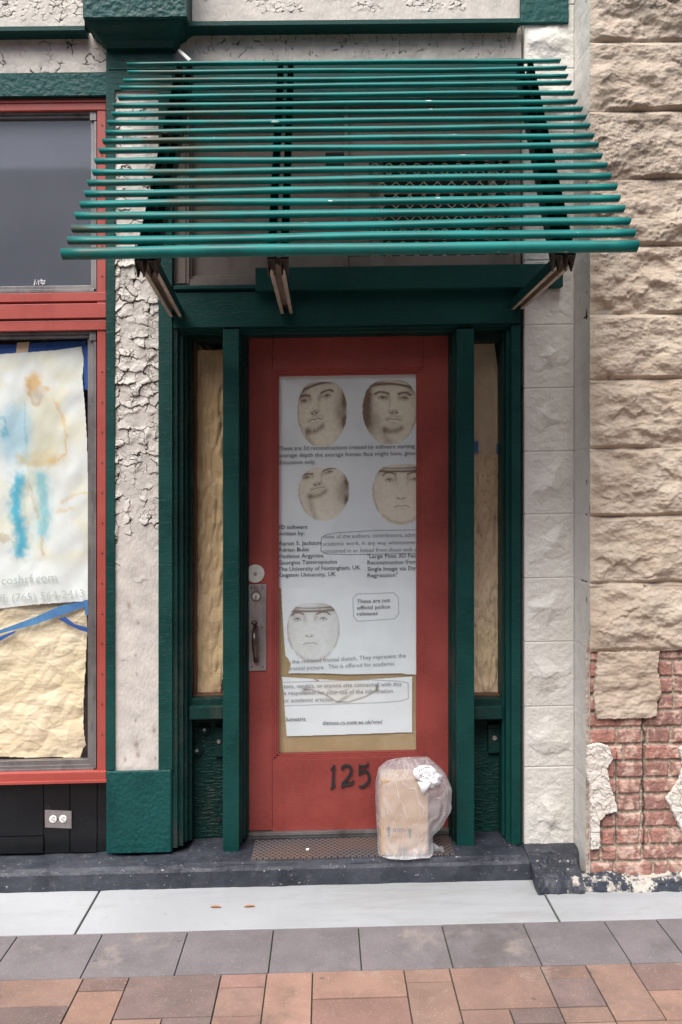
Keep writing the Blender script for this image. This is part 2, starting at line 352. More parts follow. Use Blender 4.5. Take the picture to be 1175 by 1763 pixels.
class MB:
    def __init__(s): s.v = []; s.f = []; s.m = []
    def add(s, v, f, mat=0):
        b = len(s.v); s.v += [tuple(p) for p in v]; s.f += [tuple(i+b for i in q) for q in f]; s.m += [mat]*len(f)
    def box(s, x0, x1, y0, y1, z0, z1, bev=.002, mat=0, fn=None):
        x0, x1 = min(x0, x1), max(x0, x1); y0, y1 = min(y0, y1), max(y0, y1); z0, z1 = min(z0, z1), max(z0, z1)
        bm = bmesh.new(); bmesh.ops.create_cube(bm, size=1)
        for v in bm.verts: v.co = ((x0+x1)/2+v.co.x*(x1-x0), (y0+y1)/2+v.co.y*(y1-y0), (z0+z1)/2+v.co.z*(z1-z0))
        bev = min(bev, .35*min(x1-x0, y1-y0, z1-z0))
        if bev > 0: bmesh.ops.bevel(bm, geom=list(bm.edges), offset=bev, segments=2, affect='EDGES', profile=.6)
        s.frombm(bm, mat, fn)
    def frombm(s, bm, mat=0, fn=None):
        bm.verts.ensure_lookup_table(); bm.verts.index_update()
        vv = [v.co.copy() for v in bm.verts]
        if fn: vv = [fn(v) for v in vv]
        s.add(vv, [[v.index for v in f.verts] for f in bm.faces], mat); bm.free()
    def pbox(s, px0, py0, px1, py1, Yf, Yb, bev=.002, mat=0, ref=None):
        xc = (px0+px1)/2 if ref is None else ref
        s.box(LX(px0, Yf), LX(px1, Yf), Yf, Yb, LZ(xc, py1, Yf), LZ(xc, py0, Yf), bev, mat)
    def prism(s, pts, Yf, Yb, mat=0, wob=0):       # pts: (x,z) outline
        n = len(pts); v = [(x, Yf, z) for x, z in pts]+[(x, Yb, z) for x, z in pts]
        f = [list(range(n)), list(range(2*n-1, n-1, -1))]+[[i, i+n, (i+1) % n+n, (i+1) % n] for i in range(n)]
        s.add(v, f, mat)
    def pprism(s, pts, Yf, Yb, mat=0, ref=None):
        xc = sum(p[0] for p in pts)/len(pts) if ref is None else ref
        s.prism([(LX(a, Yf), LZ(xc, b, Yf)) for a, b in pts], Yf, Yb, mat)
    def cyl(s, x, z, r, Yf, Yb, n=24, mat=0, bev=.0, r2=None):   # disc facing the street
        rings = [(r*.0, Yf), (r*.86 if bev else r, Yf), (r, Yf+bev), (r2 or r, Yb)]
        v = []; f = []
        for k, (rr, Y) in enumerate(rings[1:]):
            v += [(x+rr*math.cos(a*2*math.pi/n), Y, z+rr*math.sin(a*2*math.pi/n)) for a in range(n)]
        f.append(list(range(n)))
        for k in range(2):
            for a in range(n): f.append([k*n+a, (k+1)*n+a, (k+1)*n+(a+1) % n, k*n+(a+1) % n])
        s.add(v, f, mat)
    def tube(s, pts, rad, n=10, mat=0, flat=1.):
        P = [Vector(p) for p in pts]; v = []; f = []
        for i, p in enumerate(P):
            d = (P[min(i+1, len(P)-1)]-P[max(i-1, 0)]).normalized()
            a = d.cross(Vector((0, 1, 0))); a = a.normalized() if a.length > .1 else Vector((1, 0, 0)); b = d.cross(a)
            r = rad[i] if hasattr(rad, '__len__') else rad
            for k in range(n):
                t = k*2*math.pi/n; v.append(p+a*math.cos(t)*r+b*math.sin(t)*r*flat)
        for i in range(len(P)-1):
            for k in range(n): f.append([i*n+k, i*n+(k+1) % n, (i+1)*n+(k+1) % n, (i+1)*n+k])
        f.append(list(range(n))[::-1]); f.append([(len(P)-1)*n+k for k in range(n)])
        s.add(v, f, mat)
    def ribbon(s, pts, wid, Yf, Yb, mat=0):        # pts (x,z)
        P = [Vector((p[0], p[1])) for p in pts]; Lf = []; Rt = []
        for i, p in enumerate(P):
            d = (P[min(i+1, len(P)-1)]-P[max(i-1, 0)]).normalized(); nn = Vector((-d.y, d.x)); w_ = (wid[i] if hasattr(wid, '__len__') else wid)/2
            Lf.append(p+nn*w_); Rt.append(p-nn*w_)
        n = len(P); v = [(q.x, Yf, q.y) for q in Lf+Rt]+[(q.x, Yb, q.y) for q in Lf+Rt]; f = []
        for i in range(n-1):
            f += [[i, i+1, n+i+1, n+i], [2*n+i, 2*n+i+1, i+1, i], [n+i, n+i+1, 3*n+i+1, 3*n+i]]
        f += [[0, n, 3*n, 2*n], [n-1, 2*n-1, 4*n-1, 3*n-1]]
        s.add(v, f, mat)
    def pribbon(s, pts, wpx, Yf, Yb, mat=0):
        k = (Yf-CAMY)/F; xc = sum(p[0] for p in pts)/len(pts)
        s.ribbon([(LX(a, Yf), LZ(xc, b, Yf)) for a, b in pts], [q*k for q in wpx] if hasattr(wpx, '__len__') else wpx*k, Yf, Yb, mat)
    def text(s, txt, px0, pyb, wpx, hpx, Y, bold=0., rot=0., mat=0):
        cu = D.curves.new('t', 'FONT'); cu.body = txt; cu.offset = bold; cu.resolution_u = 2
        ob = D.objects.new('t', cu); me = D.meshes.new_from_object(ob)
        v = np.zeros(len(me.vertices)*3); me.vertices.foreach_get('co', v); v = v.reshape(-1, 3)
        fs = [list(p.vertices) for p in me.polygons]; D.objects.remove(ob); D.meshes.remove(me); D.curves.remove(cu)
        k = (Y-CAMY)/F; v[:, 0] -= v[:, 0].min(); sx = wpx*k/v[:, 0].max(); sy = hpx*k/.70
        x0 = LX(px0, Y); z0 = LZ(px0, pyb, Y); x = v[:, 0]*sx; z = v[:, 1]*sy
        s.add([(x0+a*math.cos(rot)-b*math.sin(rot), Y, z0+a*math.sin(rot)+b*math.cos(rot)) for a, b in zip(x, z)], fs, mat)
    def build(s, name, mats, parent=None, smooth=False, **k):
        o = mkobj(name, s.v, s.f, mats, parent, s.m, smooth, **k); return o
def hgrid(name, px0, px1, py0, py1, step, Y0, hf, mat, parent=None, colf=None, mask=None, smooth=True, ref=None, thick=0, **k):
    """a surface of many small faces standing on plane Y0; hf(px,py) = height towards the street in metres"""
    xs = np.linspace(px0, px1, max(2, int(round((px1-px0)/step))+1)); ys = np.linspace(py0, py1, max(2, int(round((py1-py0)/step))+1))
    PX, PY = np.meshgrid(xs, ys); ref = (px0+px1)/2 if ref is None else ref
    X = L(PX, 855, Y0)[0]; Z = L(np.full_like(PY, ref), PY, Y0)[1]
    H = hf(PX, PY) if hf else np.zeros_like(PX)
    V = np.stack([X, Y0-H, Z], -1).reshape(-1, 3); ny, nx = PX.shape
    i = np.arange(ny*nx).reshape(ny, nx)
    Q = np.stack([i[:-1, :-1], i[1:, :-1], i[1:, 1:], i[:-1, 1:]], -1).reshape(-1, 4)
    cols = colf(PX, PY).reshape(-1, 3) if colf else None
    if mask is not None:
        pc = (PX[:-1, :-1]+PX[1:, 1:])/2; qc = (PY[:-1, :-1]+PY[1:, 1:])/2
        Q = Q[mask(pc, qc).ravel()]; used = np.unique(Q); re = np.zeros(len(V), int); re[used] = np.arange(len(used)); Q = re[Q]; V = V[used]
        if cols is not None: cols = cols[used]
    return mkobj(name, V, Q, mat, parent, None, smooth, cols, **k)
def inpoly(pts):
    def f(X, Y):
        r = np.zeros(X.shape, bool); n = len(pts)
        for i in range(n):
            x1, y1 = pts[i]; x2, y2 = pts[(i+1) % n]
            if y1 == y2: continue
            c = ((y1 > Y) != (y2 > Y)) & (X < (x2-x1)*(Y-y1)/(y2-y1)+x1); r ^= c
        return r
    return f
def sweepx(name, prof, x0, x1, n, mat, parent, amp=.002, fr=9, seed=3, close=True):
    """a profile of (Y,z) points carried along X, with an uneven hand-made surface"""
    pr = []
    for a, b in zip(prof[:-1], prof[1:]):
        m = max(1, int(math.hypot(b[0]-a[0], b[1]-a[1])/.012))
        for i in range(m): pr.append((a[0]+(b[0]-a[0])*i/m, a[1]+(b[1]-a[1])*i/m))
    pr.append(prof[-1]); pr = np.array(pr); xs = np.linspace(x0, x1, n)
    arc = np.concatenate([[0], np.cumsum(np.hypot(*np.diff(pr, axis=0).T))])
    XX, AA = np.meshgrid(xs, arc); nz = fbm(XX*fr, AA*fr, seed, 4)*amp
    Y = pr[:, 0][:, None]-nz; Z = pr[:, 1][:, None]+nz*.8
    V = np.stack([XX, Y, Z], -1).reshape(-1, 3); ny, nx = XX.shape; i = np.arange(ny*nx).reshape(ny, nx)
    Q = [tuple(q) for q in np.stack([i[:-1, :-1], i[:-1, 1:], i[1:, 1:], i[1:, :-1]], -1).reshape(-1, 4)]
    if close:
        Q.append(tuple(i[:, 0])); Q.append(tuple(i[::-1, -1]))
    return mkobj(name, V, Q, mat, parent, None, False)

# ================================================================== THE SETTING
def slabbox(mb, x0, x1, y0, y1, zt, g=.002, bev=.002, mat=0): mb.box(x0+g, x1-g, y0+g, y1-g, zt-.05, zt, bev, mat)
mkobj('ground', [(-400,-400,-.03), (400,-400,-.03), (400,-.3,-.03), (-400,-.3,-.03)], [(0,1,2,3)], 'asphalt', kind='structure')
mkobj('joint_bed', [(-4,-6.5,-.008), (4,-6.5,-.008), (4,.5,-.008), (-4,.5,-.008)], [(0,1,2,3)], 'joint', kind='structure')
yE = G(587, 1596)[1]; yF = G(587, 1672)[1]
mb = MB()
sj = [-4, G(151, 1570)[0], G(951, 1562)[0], 4]
for a, b in zip(sj[:-1], sj[1:]):
    mb.box(a+.004, b-.004, yE+.002, .4, -.05, 0, .004)
pav = mb.build('concrete_pavement', 'concrete', kind='structure')
def paver_mesh(name, rects, cols):
    mb = MB(); cc = []
    for (x0, x1, y0, y1), c in zip(rects, cols):
        n0 = len(mb.v); dz = random.uniform(-.0012, .0012); slabbox(mb, x0, x1, y0, y1, dz, .0022, .0018); cc += [c]*(len(mb.v)-n0)
    return mkobj(name, mb.v, mb.f, 'paver', None, None, False, np.array(cc), kind='structure')
gx = [G(a, 1604)[0] for a in (36,179,324,471,618,764,907,1052,1146)]
gx = [gx[0]-.315*k for k in range(9, 0, -1)]+gx+[gx[-1]+.315*k for k in range(1, 9)]
rg = []; cg = []
for a, b in zip(gx[:-1], gx[1:]):
    rg.append((a, b, yF, yE)); t = random.uniform(.94, 1.06); cg.append((.152*t, .135*t, .143*t))
paver_mesh('grey_pavers', rg, cg)
xa = G(143, 1687)[0]; U = .1535; W = (G(587, 1676)[1]-G(587, 1749)[1])/3.0
pat = [(0,1,0,1),(0,1,1,4),(1,3,0,3),(1,2,3,4),(2,3,3,4),(3,4,0,1),(3,4,1,3),(3,4,3,4),(4,5,0,4),(5,7,0,2),(5,7,2,4)]
rr = []; cr = []
tones = [(.21,.130,.104),(.23,.145,.114),(.165,.108,.096),(.26,.155,.118),(.15,.104,.096),(.225,.130,.106)]
for band in range(9):
    off = [0, 3, 5, 1, 4, 2, 6, 3, 1][band]
    for r_ in range(-3, 4):
        for (a, b, c, d) in pat:
            x0 = xa+(a+7*r_+off)*U; rr.append((x0, x0+(b-a)*U, yF-(band*4+d)*W, yF-(band*4+c)*W))
            t = random.uniform(.85, 1.12); c3 = random.choice(tones); cr.append(tuple(v*t for v in c3))
paver_mesh('brick_pavers', rr, cr)

# ================================================================== STOREFRONT
SF = root('storefront_building', (-.1, .1, 0), 'green and red painted shopfront with a recessed red door numbered 125', 'building')
# backing wall so that nothing is open behind the trim
mb = MB()
mb.pbox(-500, -900, 905, 100, .10, .5, .0); mb.pbox(905, -900, 1010, 38, .06, .5, 0)
mb.box(LX(-500, .4), LX(1100, .4), .75, .8, -.02, 4.6, 0)
mb.box(LX(-500, .4)-.02, LX(-500, .4)+.02, .1, .8, -.02, 4.6, 0)
mb.build('wall', 'void', SF)
# ---- cracked cream boards
def peelfun(px0, px1, inten, cell, seed, asp=1., lift=.0035, thr=.5):
    def f(px, py):
        wx = fbm(px/18, py/18, seed, 3)*5; wy = fbm(px/18+7, py/18, seed+3, 3)*5
        cs = cell
        f1, f2, idd, dx, dy = voro((px+wx)/cs, (py+wy)/cs*asp, seed)
        f1b, f2b, idb, dxb, dyb = voro((px+wx*.7)/(cs*.36), (py+wy*.7)/(cs*.36)*asp, seed+40)
        I = inten(px, py)
        sel = ss(thr-.15, thr+.15, pn(px/(cs*1.1), py/(cs*1.1), seed+70)*.6+.5*I+.1)
        lo = ss(-.5, .55, dy)*(.35+.65*idd)                        # the lower lip of each flake curls out
        crack = (1-ss(.025, .07, f2-f1))*(.25+.75*ss(-.25, .15, pn(px/9, py/9, seed+33)+.15))*sel*ss(.15, .4, I)
        crb = (1-ss(.05, .12, f2b-f1b))*ss(.72, .9, pn(px/25, py/25, seed+90)*.5+.28+I*.45)*ss(.1, .4, I)
        h = lift*I*sel*(lo*1.5+.25*dx)+.0006*fbm(px/4, py/9, seed+5, 3)+.0009*I*fbm(px/9, py/9, seed+2, 3)
        h = h-.0065*crack*np.clip(I*1.3, 0, 1)-.0016*crb
        return h, np.clip(np.maximum(crack, crb*.75), 0, 1), idd, lo*sel*I
    return f
CREAM = np.array((.56, .515, .47)); DARK = np.array((.045, .04, .035))
def peelboard(name, a, b, c, d, Y, fun, step, parent, base=CREAM, stain=None, **k):
    def colf(px, py):
        h, cr, idd, lo = fun(px, py)
        k0 = (.93+.1*fbm(px/30, py/30, 77, 3)+.06*(idd-.5))[..., None]*base
        dk = DARK+np.zeros_like(k0); dk = np.where((pn(px/7, py/7, 31) > .1)[..., None], np.array((.17,.135,.10)), dk)
        if stain is not None: k0 = stain(px, py, k0)
        return k0*(1-cr[..., None])+dk*cr[..., None]
    return hgrid(name, a, b, c, d, step, Y, lambda x, y: fun(x, y)[0], 'peel', parent, colf, **k)
fr1 = peelfun(0, 0, lambda x, y: .75+.3*pn(x/40, y/40, 3)-.5*ss(22, 42, y), 13, 5, 1., .0022, .42)
fr2 = peelfun(0, 0, lambda x, y: .62+.3*pn(x/60, y/40, 8), 26, 15, 1., .002, .5)
peelboard('frieze_board', -80, 146, -60, 46, .025, fr1, .9, SF)
peelboard('frieze_board', -80, 188, 58, 127, .03, fr2, .9, SF)
fr3 = peelfun(0, 0, lambda x, y: .85*ss(.0, .3, pn(x/70, y/60, 21)+.15)*(1-ss(16, 28, y)), 11, 25, 1., .002, .42)
peelboard('frieze_board', 322, 898, -60, 36, .025, fr3, 1., SF)
fr4 = peelfun(0, 0, lambda x, y: .48+.42*(1-ss(60, 98, y)), 13, 35, .32, .0006, .5)
peelboard('frieze_board', 296, 898, 50, 105, .03, fr4, 1., SF, base=np.array((.50,.455,.41)))
# ---- green mouldings above
def trim(px0, px1, y0, y1, y2, Yf, Yb, ref):    # front fillet then a soffit running back
    mb = MB(); z0 = LZ(ref, y0, Yf); z1 = LZ(ref, y1, Yf)
    x0 = LX(px0, Yf); x1 = LX(px1, Yf); pr = [(Yf+.012, z0+.006), (Yf, z0), (Yf, z1+.004), (Yf+.004, z1), (Yb, z1-.002), (Yb, z0+.010)]
    v = [(x0, a, b) for a, b in pr]+[(x1, a, b) for a, b in pr]; n = len(pr)
    mb.add(v, [[i, n+i, n+(i+1) % n, (i+1) % n] for i in range(n)]+[list(range(n))[::-1], list(range(n, 2*n))])
    return mb
trim(-200, 146, 45, 54, 0, -.035, .05, 70).build('cornice_trim', 'green_smooth', SF)
trim(322, 896, 34, 43, 0, -.045, .05, 600).build('cornice_trim', 'green_smooth', SF)
def lumpy(a, b, amp, seed, fr=9): return lambda x, y: amp*fbm(x/fr, y/fr, seed, 4)
mb = MB(); mb.pbox(-300, 126, 187, 167, .006, .1, .003); lb = mb.build('lintel_board', 'green', SF)
hgrid('paint_face', -100, 186, 128, 165, 1, .004, lumpy(0, 0, .0016, 60), 'green_lumpy', lb)
mb = MB(); mb.pbox(299, 103, 897, 172, .0, .1, .003); mb.build('lintel_board', 'green_smooth', SF)
# ---- left pilaster
mb = MB()
mb.pbox(183, 83, 297, 1467, .016, .17, .001)
mb.pbox(183, 83, 297, 155, .0, .0155, .002, ref=240)
mb.pbox(183, 155, 198, 1326, .0, .0155, .002); mb.pbox(273, 155, 297, 1326, .0, .0155, .002)
mb.pbox(186, 116, 300, 119, -.004, .01, .001)
pil = mb.build('pilaster', 'green', SF)
hgrid('plinth', 183.5, 295.5, 1326, 1467.5, .8, .001, lambda x, y: .0035+.0013*fbm(x/7, y/7, 61, 4)*ss(0, 6, x-183.5)*ss(0, 6, 295.5-x)-.004*(1-ss(0, 3, x-183.5))-.004*(1-ss(0, 3, 295.5-x))-.004*(1-ss(0, 3, y-1326)), 'green_lumpy', pil, thick=1)
def I_pan(x, y):
    return np.where(y < 445, .55, 1.0-.25*ss(650, 860, y)-.65*ss(880, 1010, y)-.02)+.40*pn(x/30, y/34, 4)*(1-ss(950, 1050, y))+.10*ss(.5, .8, pn(x/12, y/26, 9)+.35)*ss(1000, 1020, y)+.2*(1-ss(4, 14, np.abs(x-199)))*(1-ss(1000, 1250, y))
pan = peelfun(0, 0, I_pan, 23, 91, 1.15, .0068, .50)
def rust(px, py, k0):
    for (cx, cy, r) in ((238,1073,2.4),(236,1161,2),(234,1240,2),(235,1282,5),(238,1299,4),(216,1307,3),(268,1306,2),(222,1042,4),(234,1128,2),(266,1258,4)):
        m = np.exp(-((px-cx)**2+((py-cy)/1.6)**2)/r**2*1.2)[..., None]*.65; k0 = k0*(1-m)+np.array((.20,.13,.09))*m
    return k0
peelboard('peeling_panel', 197.5, 273.5, 154, 1326.5, .012, pan, .62, pil, base=np.array((.58,.545,.505)), stain=rust, label='cream panel with paint flaking off in curls')
def loft(rings, mat='green'):
    mb = MB(); v = []; f = []
    for (a, b, y, Y) in rings:
        z = LZ(240, y, Y); v += [(LX(a, Y), Y, z), (LX(b, Y), Y, z), (LX(b, Y), .12, z), (LX(a, Y), .12, z)]
    n = len(rings)
    for i in range(n-1):
        for k in range(4): f.append([i*4+k, (i+1)*4+k, (i+1)*4+(k+1) % 4, i*4+(k+1) % 4])
    f += [[3, 2, 1, 0], [(n-1)*4+k for k in range(4)]]
    mb.add(v, f); return mb
cp = loft([(143,322,-300,-.13),(143,322,29,-.13),(148,318,33,-.125),(150,316,35,-.115),(154,313,44,-.105),(165,305,56,-.075),(168,304,59,-.072),(168,304,61.5,-.07),(176,302,70,-.045),(182,299,79,-.03),(184,298,82,-.03),(185,297,83.5,-.008)])
cap = cp.build('capital', 'green', pil)
hgrid('paint_face', 143.5, 321.5, -120, 29, 1, -.1305, lambda x, y: .0012+.0025*fbm(x/11, y/11, 65, 4)*ss(0, 8, x-143.5)*ss(0, 8, 321.5-x), 'green_lumpy', pil)
# ---- red shop window, left
mb = MB()
mb.pbox(-300, 168, 183, 190, .03, .09, .003, ref=90); mb.pbox(-300, 172, 183, 176, .024, .04, .001, ref=90)
mb.pbox(167.5, 190, 182.5, 1330, .034, .09, .002)
for a, b, Y in ((504,519,.03),(519,523,.045),(523,548,.022),(548,552,.036),(552,569,.028)): mb.pbox(-300, a, 182.8, b, Y, .1, .002, ref=90)
mb.pbox(-300, 1330, 183, 1349, .02, .1, .004, ref=90); mb.pbox(-300, 1345, 183.5, 1350, .012, .03, .002, ref=90)
sw = mb.build('shop_window', 'red_window', SF)
mb = MB()
for (x1, y0, y1) in ((167, 190, 504), (166.5, 569, 1330)):
    mb.pbox(-300, y0+.5, x1, y0+6, .045, .1, .001, ref=90); mb.pbox(-300, y0+6, x1-4, y0+13, .058, .1, .001, ref=90)
    mb.pbox(x1-5, y0+6, x1-.5, y1-1, .046, .1, .001); mb.pbox(x1-10, y0+12, x1-5, y1-5, .054, .1, .001); mb.pbox(x1-15 if y0 > 500 else x1-8, y0+13, x1-9.5, y1-8, .066, .1, .001)
    mb.pbox(-300, y1-6, x1-1, y1-.5, .046, .1, .001, ref=90); mb.pbox(-300, y1-12, x1-8, y1-6, .056, .1, .001, ref=90)
    if y0 > 500: mb.pbox(-300, y1-21, x1-14, y1-12, .068, .1, .001, ref=90)
    mb.pbox(x1-12, y0+1, x1-1, y0+17, .042, .05, .001)
mb.build('metal_frame', 'alum', sw)
mb = MB(); mb.pbox(-300, 200, 160, 498, .074, .077, 0, ref=90); mb.build('upper_pane', 'glass', sw)
mb = MB(); mb.pbox(-300, 580, 153, 1311, .074, .077, 0, ref=90); mb.build('lower_pane', 'glass', sw)
mb = MB(); mb.pbox(-300, 198, 162, 500, .085, .09, 0, ref=90); mb.build('blind', 'film', sw)
mb = MB(); mb.pbox(-300, 572, 160, 1322, .16, .17, 0, ref=90); mb.build('dark_backing', 'void', sw)
mb = MB()
for y in [640+k*52 for k in range(13)]+[215+k*52 for k in range(6)]:
    mb = MB(); mb.cyl(LX(176, .033), LZ(176, y, .033), .0033, .031, .035, 8); mb.build('screw', 'screw', sw)
mb = MB()
for pts in (((59,491),(61,481),(63,489),(66,482),(67,490)), ((68,484),(72,482),(76,484)), ((71,480),(74,491),(78,482)), ((70,487),(78,488))):
    mb.pribbon(pts, 1.3, .0725, .0735)
mb.build('scratch_mark', 'white', sw)
# ---- black panel below the window
mb = MB()
for a, b, Y in ((-300,-60,.045),(-59,75,.047),(76,120,.042),(121.3,167,.044),(168,183,.047)): mb.pbox(a, 1350, b, 1469, Y, .1, .0015, ref=90)
mb.pbox(-300, 1443, 75, 1470, .03, .06, .004, ref=40)
mb.build('black_panel', 'black', SF)
# ---- header, transom
mb = MB()
mb.pbox(299, 500, 897, 560, .0, .30, .003); mb.pbox(299, 487, 897, 494, -.012, .1, .003); mb.pbox(299, 494, 897, 500, .012, .1, .002)
mb.pbox(300, 560, 897, 566, .025, .3, .002); mb.pbox(300, 565, 897, 571, .05, .3, .002); 
mb.build('header_beam', 'green_smooth', SF)
mb = MB(); mb.pbox(440, 457, 970, 497, -.055, -.0125, .003, ref=700); mb.build('header_board', 'green_smooth', SF)
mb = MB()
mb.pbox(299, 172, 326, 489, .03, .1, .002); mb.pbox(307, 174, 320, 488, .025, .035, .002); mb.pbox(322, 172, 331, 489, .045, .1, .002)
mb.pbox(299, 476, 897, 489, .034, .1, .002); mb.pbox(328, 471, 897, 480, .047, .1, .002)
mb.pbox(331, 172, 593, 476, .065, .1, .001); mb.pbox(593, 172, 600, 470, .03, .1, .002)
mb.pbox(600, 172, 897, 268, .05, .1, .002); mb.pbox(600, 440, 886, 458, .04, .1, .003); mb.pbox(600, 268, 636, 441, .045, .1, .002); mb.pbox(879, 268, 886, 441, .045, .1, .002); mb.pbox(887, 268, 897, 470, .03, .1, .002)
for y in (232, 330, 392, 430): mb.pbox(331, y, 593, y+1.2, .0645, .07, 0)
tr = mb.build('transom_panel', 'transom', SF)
mb = MB(); mb.pbox(636, 268, 880, 441, .097, .11, 0); mb.pbox(561, 262, 594, 288, .055, .07, .003); mb.build('dark_void', 'void', tr)
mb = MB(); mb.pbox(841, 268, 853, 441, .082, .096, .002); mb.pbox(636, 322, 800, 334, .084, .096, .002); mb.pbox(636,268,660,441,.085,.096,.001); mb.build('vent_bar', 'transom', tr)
mb = MB()
for r_ in range(8):
    for c_ in range(11):
        x = 634+c_*24; y = 268+r_*22.5
        for q in (((x, y), (x+10, y+9), (x+14, y+9), (x+24, y)), ((x, y+22.5), (x+10, y+13.5), (x+14, y+13.5), (x+24, y+22.5))):
            if q[-1][0] < 884: mb.pribbon(q, 1.5, .06, .064)
mb.build('mesh_screen', 'tan_metal', tr)
# ---- left and right jambs, mullions
mb = MB()
mb.pbox(297, 560, 306, 1460, .012, .30, .002); mb.pbox(306, 566, 316, 1457, .03, .30, .004); mb.pbox(316, 566, 323, 1450, .055, .3, .003); mb.pbox(322, 571, 331, 1447, .09, .30, .004)
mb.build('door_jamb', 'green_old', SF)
mb = MB()
mb.pbox(881, 560, 897, 1455, .008, .30, .003); mb.pbox(872, 566, 882, 1450, .035, .30, .004); mb.pbox(865, 571, 873, 1440, .08, .30, .004)
mb.build('door_jamb', 'green_smooth', SF)
mb = MB(); mb.pbox(384, 566, 412, 1467, .006, .30, .003); a = mb
mb.build('mullion', 'green_smooth', SF)
mb = MB(); mb.pbox(411, 571, 417, 1452, .045, .3, .003); mb.pbox(416, 574, 423, 1445, .085, .3, .003); mb.pbox(423, 578, 428, 1440, .125, .3, .002); mb.pbox(423, 571, 780, 578, .12, .3, .002)
mb.pbox(774, 576, 781, 1442, .115, .3, .003); mb.pbox(780, 572, 788, 1452, .06, .3, .003)
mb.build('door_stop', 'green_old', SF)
mb = MB(); mb.pbox(787, 566, 817, 1465, .004, .30, .003); mb.build('mullion', 'green_smooth', SF)
# ---- sidelights
for (x0, x1, wx0, wx1, side) in ((330, 385, 330, 338, 0), (816, 866, 861, 867, 1)):
    mb = MB(); fm = 'brownwood'
    mb.pbox(wx0, 578, wx1, 1200, .135, .3, .002); mb.pbox(x0, 1196, x1, 1204, .13, .3, .002)
    sl_ = mb.build('sidelight', fm, SF)
    mb = MB(); mb.pbox(x0, 580, x1, 1198, .160, .163, 0); mb.build('pane', 'glass', sl_)
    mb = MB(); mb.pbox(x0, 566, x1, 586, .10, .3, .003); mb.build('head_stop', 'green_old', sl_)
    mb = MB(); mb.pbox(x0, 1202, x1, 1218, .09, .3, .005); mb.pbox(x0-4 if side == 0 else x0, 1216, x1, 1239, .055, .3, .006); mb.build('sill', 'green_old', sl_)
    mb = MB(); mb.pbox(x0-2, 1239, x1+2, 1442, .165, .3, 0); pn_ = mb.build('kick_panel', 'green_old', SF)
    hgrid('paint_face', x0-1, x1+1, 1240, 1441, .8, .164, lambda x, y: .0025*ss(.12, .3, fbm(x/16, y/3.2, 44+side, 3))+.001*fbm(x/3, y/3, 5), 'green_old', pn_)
    if side == 0:
        for (cx, cy, r) in ((352,1257,10),(339,1293,11)):
            mb = MB(); mb.cyl(LX(cx, .15), LZ(cx, cy, .15), r*.0026, .15, .165, 24, 0, .004); mb.cyl(LX(cx, .14), LZ(cx, cy, .14), r*.0016, .138, .155, 18, 0, .003); mb.cyl(LX(cx, .13), LZ(cx, cy, .13), r*.0006, .134, .14, 10, 1)
            mb.build('bolt_cap', ['green_old', 'steel'], pn_)
        mb = MB(); mb.pbox(370, 1252, 386, 1303, .145, .17, .004); mb.cyl(LX(377, .14), LZ(377, 1277, .14), .009, .138, .15, 12, 1, .002); mb.build('bolt_plate', ['green_old', 'steel'], pn_)
        mb = MB(); mb.cyl(LX(377, .155), LZ(377, 1412, .155), .009, .156, .165, 14, 0); mb.build('plug_hole', ['void'], pn_)
    else:
        mb = MB(); mb.pbox(841, 1247, 862, 1297, .14, .17, .005); mb.cyl(LX(852, .135), LZ(852, 1271, .135), .011, .132, .145, 14, 1, .003)
        mb.build('bolt_plate', ['green_old', 'steel'], pn_)
    mb = MB(); mb.pbox(x0, 575, x1, 1200, .29, .3, 0); mb.build('dark_backing', 'void', sl_)
# ---- door
YD = .155
mb = MB()
mb.pbox(425, 578, 469, 1430, YD, YD+.045, .002); mb.pbox(729, 578, 778, 1430, YD, YD+.045, .002)
mb.pbox(469.4, 578, 728.6, 634, YD, YD+.045, .001); mb.pbox(469.4, 1306, 728.6, 1430, YD, YD+.045, .001)
for (g, Y) in ((0, YD+.004), (4, YD+.009), (8, YD+.015)):
    a, b, c, d = 468+g, 730-g, 633+g, 1308-g; t = 4.6
    mb.pbox(a, c, a+t, d, Y, YD+.04, .0015); mb.pbox(b-t, c, b, d, Y, YD+.04, .0015); mb.pbox(a+t, c, b-t, c+t, Y+.0003, YD+.04, .0015); mb.pbox(a+t, d-t, b-t, d, Y+.0003, YD+.04, .0015)
door = mb.build('door', 'red', SF, label='red door with a full glass panel papered from inside')
mb = MB(); mb.pbox(473, 640, 725, 1301, .178, .181, 0); mb.build('glass_pane', 'glass', door)
mb = MB(); mb.pbox(425, 1430.5, 780, 1441, .135, .2, .003); mb.pbox(425, 1434, 780, 1436, .131, .14, .0008); mb.build('threshold', 'alum', SF)
k = 1/8.39
def dg(pts): return [(540+a*k, 1290+b*k) for a, b in pts]
def smooth_path(p, n=5):
    out = []
    for i in range(len(p)-1):
        p0 = p[max(i-1, 0)]; p1 = p[i]; p2 = p[i+1]; p3 = p[min(i+2, len(p)-1)]
        for j in range(n):
            t = j/n; out.append(tuple(.5*((2*p1[q])+(-p0[q]+p2[q])*t+(2*p0[q]-5*p1[q]+4*p2[q]-p3[q])*t*t+(-p0[q]+3*p1[q]-3*p2[q]+p3[q])*t**3) for q in range(2)))
    out.append(p[-1]); return out
def digit(strokes):
    mb = MB()
    for j, (pts, w0) in enumerate(strokes):
        pp = smooth_path(dg(pts)); n = len(pp); ww = np.interp(np.linspace(0, 1, n), np.linspace(0, 1, len(w0)), w0)*k
        mb.pribbon(pp, list(ww), YD-.009-j*.0004, YD-.001)
    return mb.build('house_digit', 'iron', door)
digit([(((250,300),(275,278),(308,236)), (12,34,14)), (((296,240),(290,330),(284,430),(283,545)), (26,32,38,48)), (((244,575),(280,545),(316,520)), (8,40,10))])
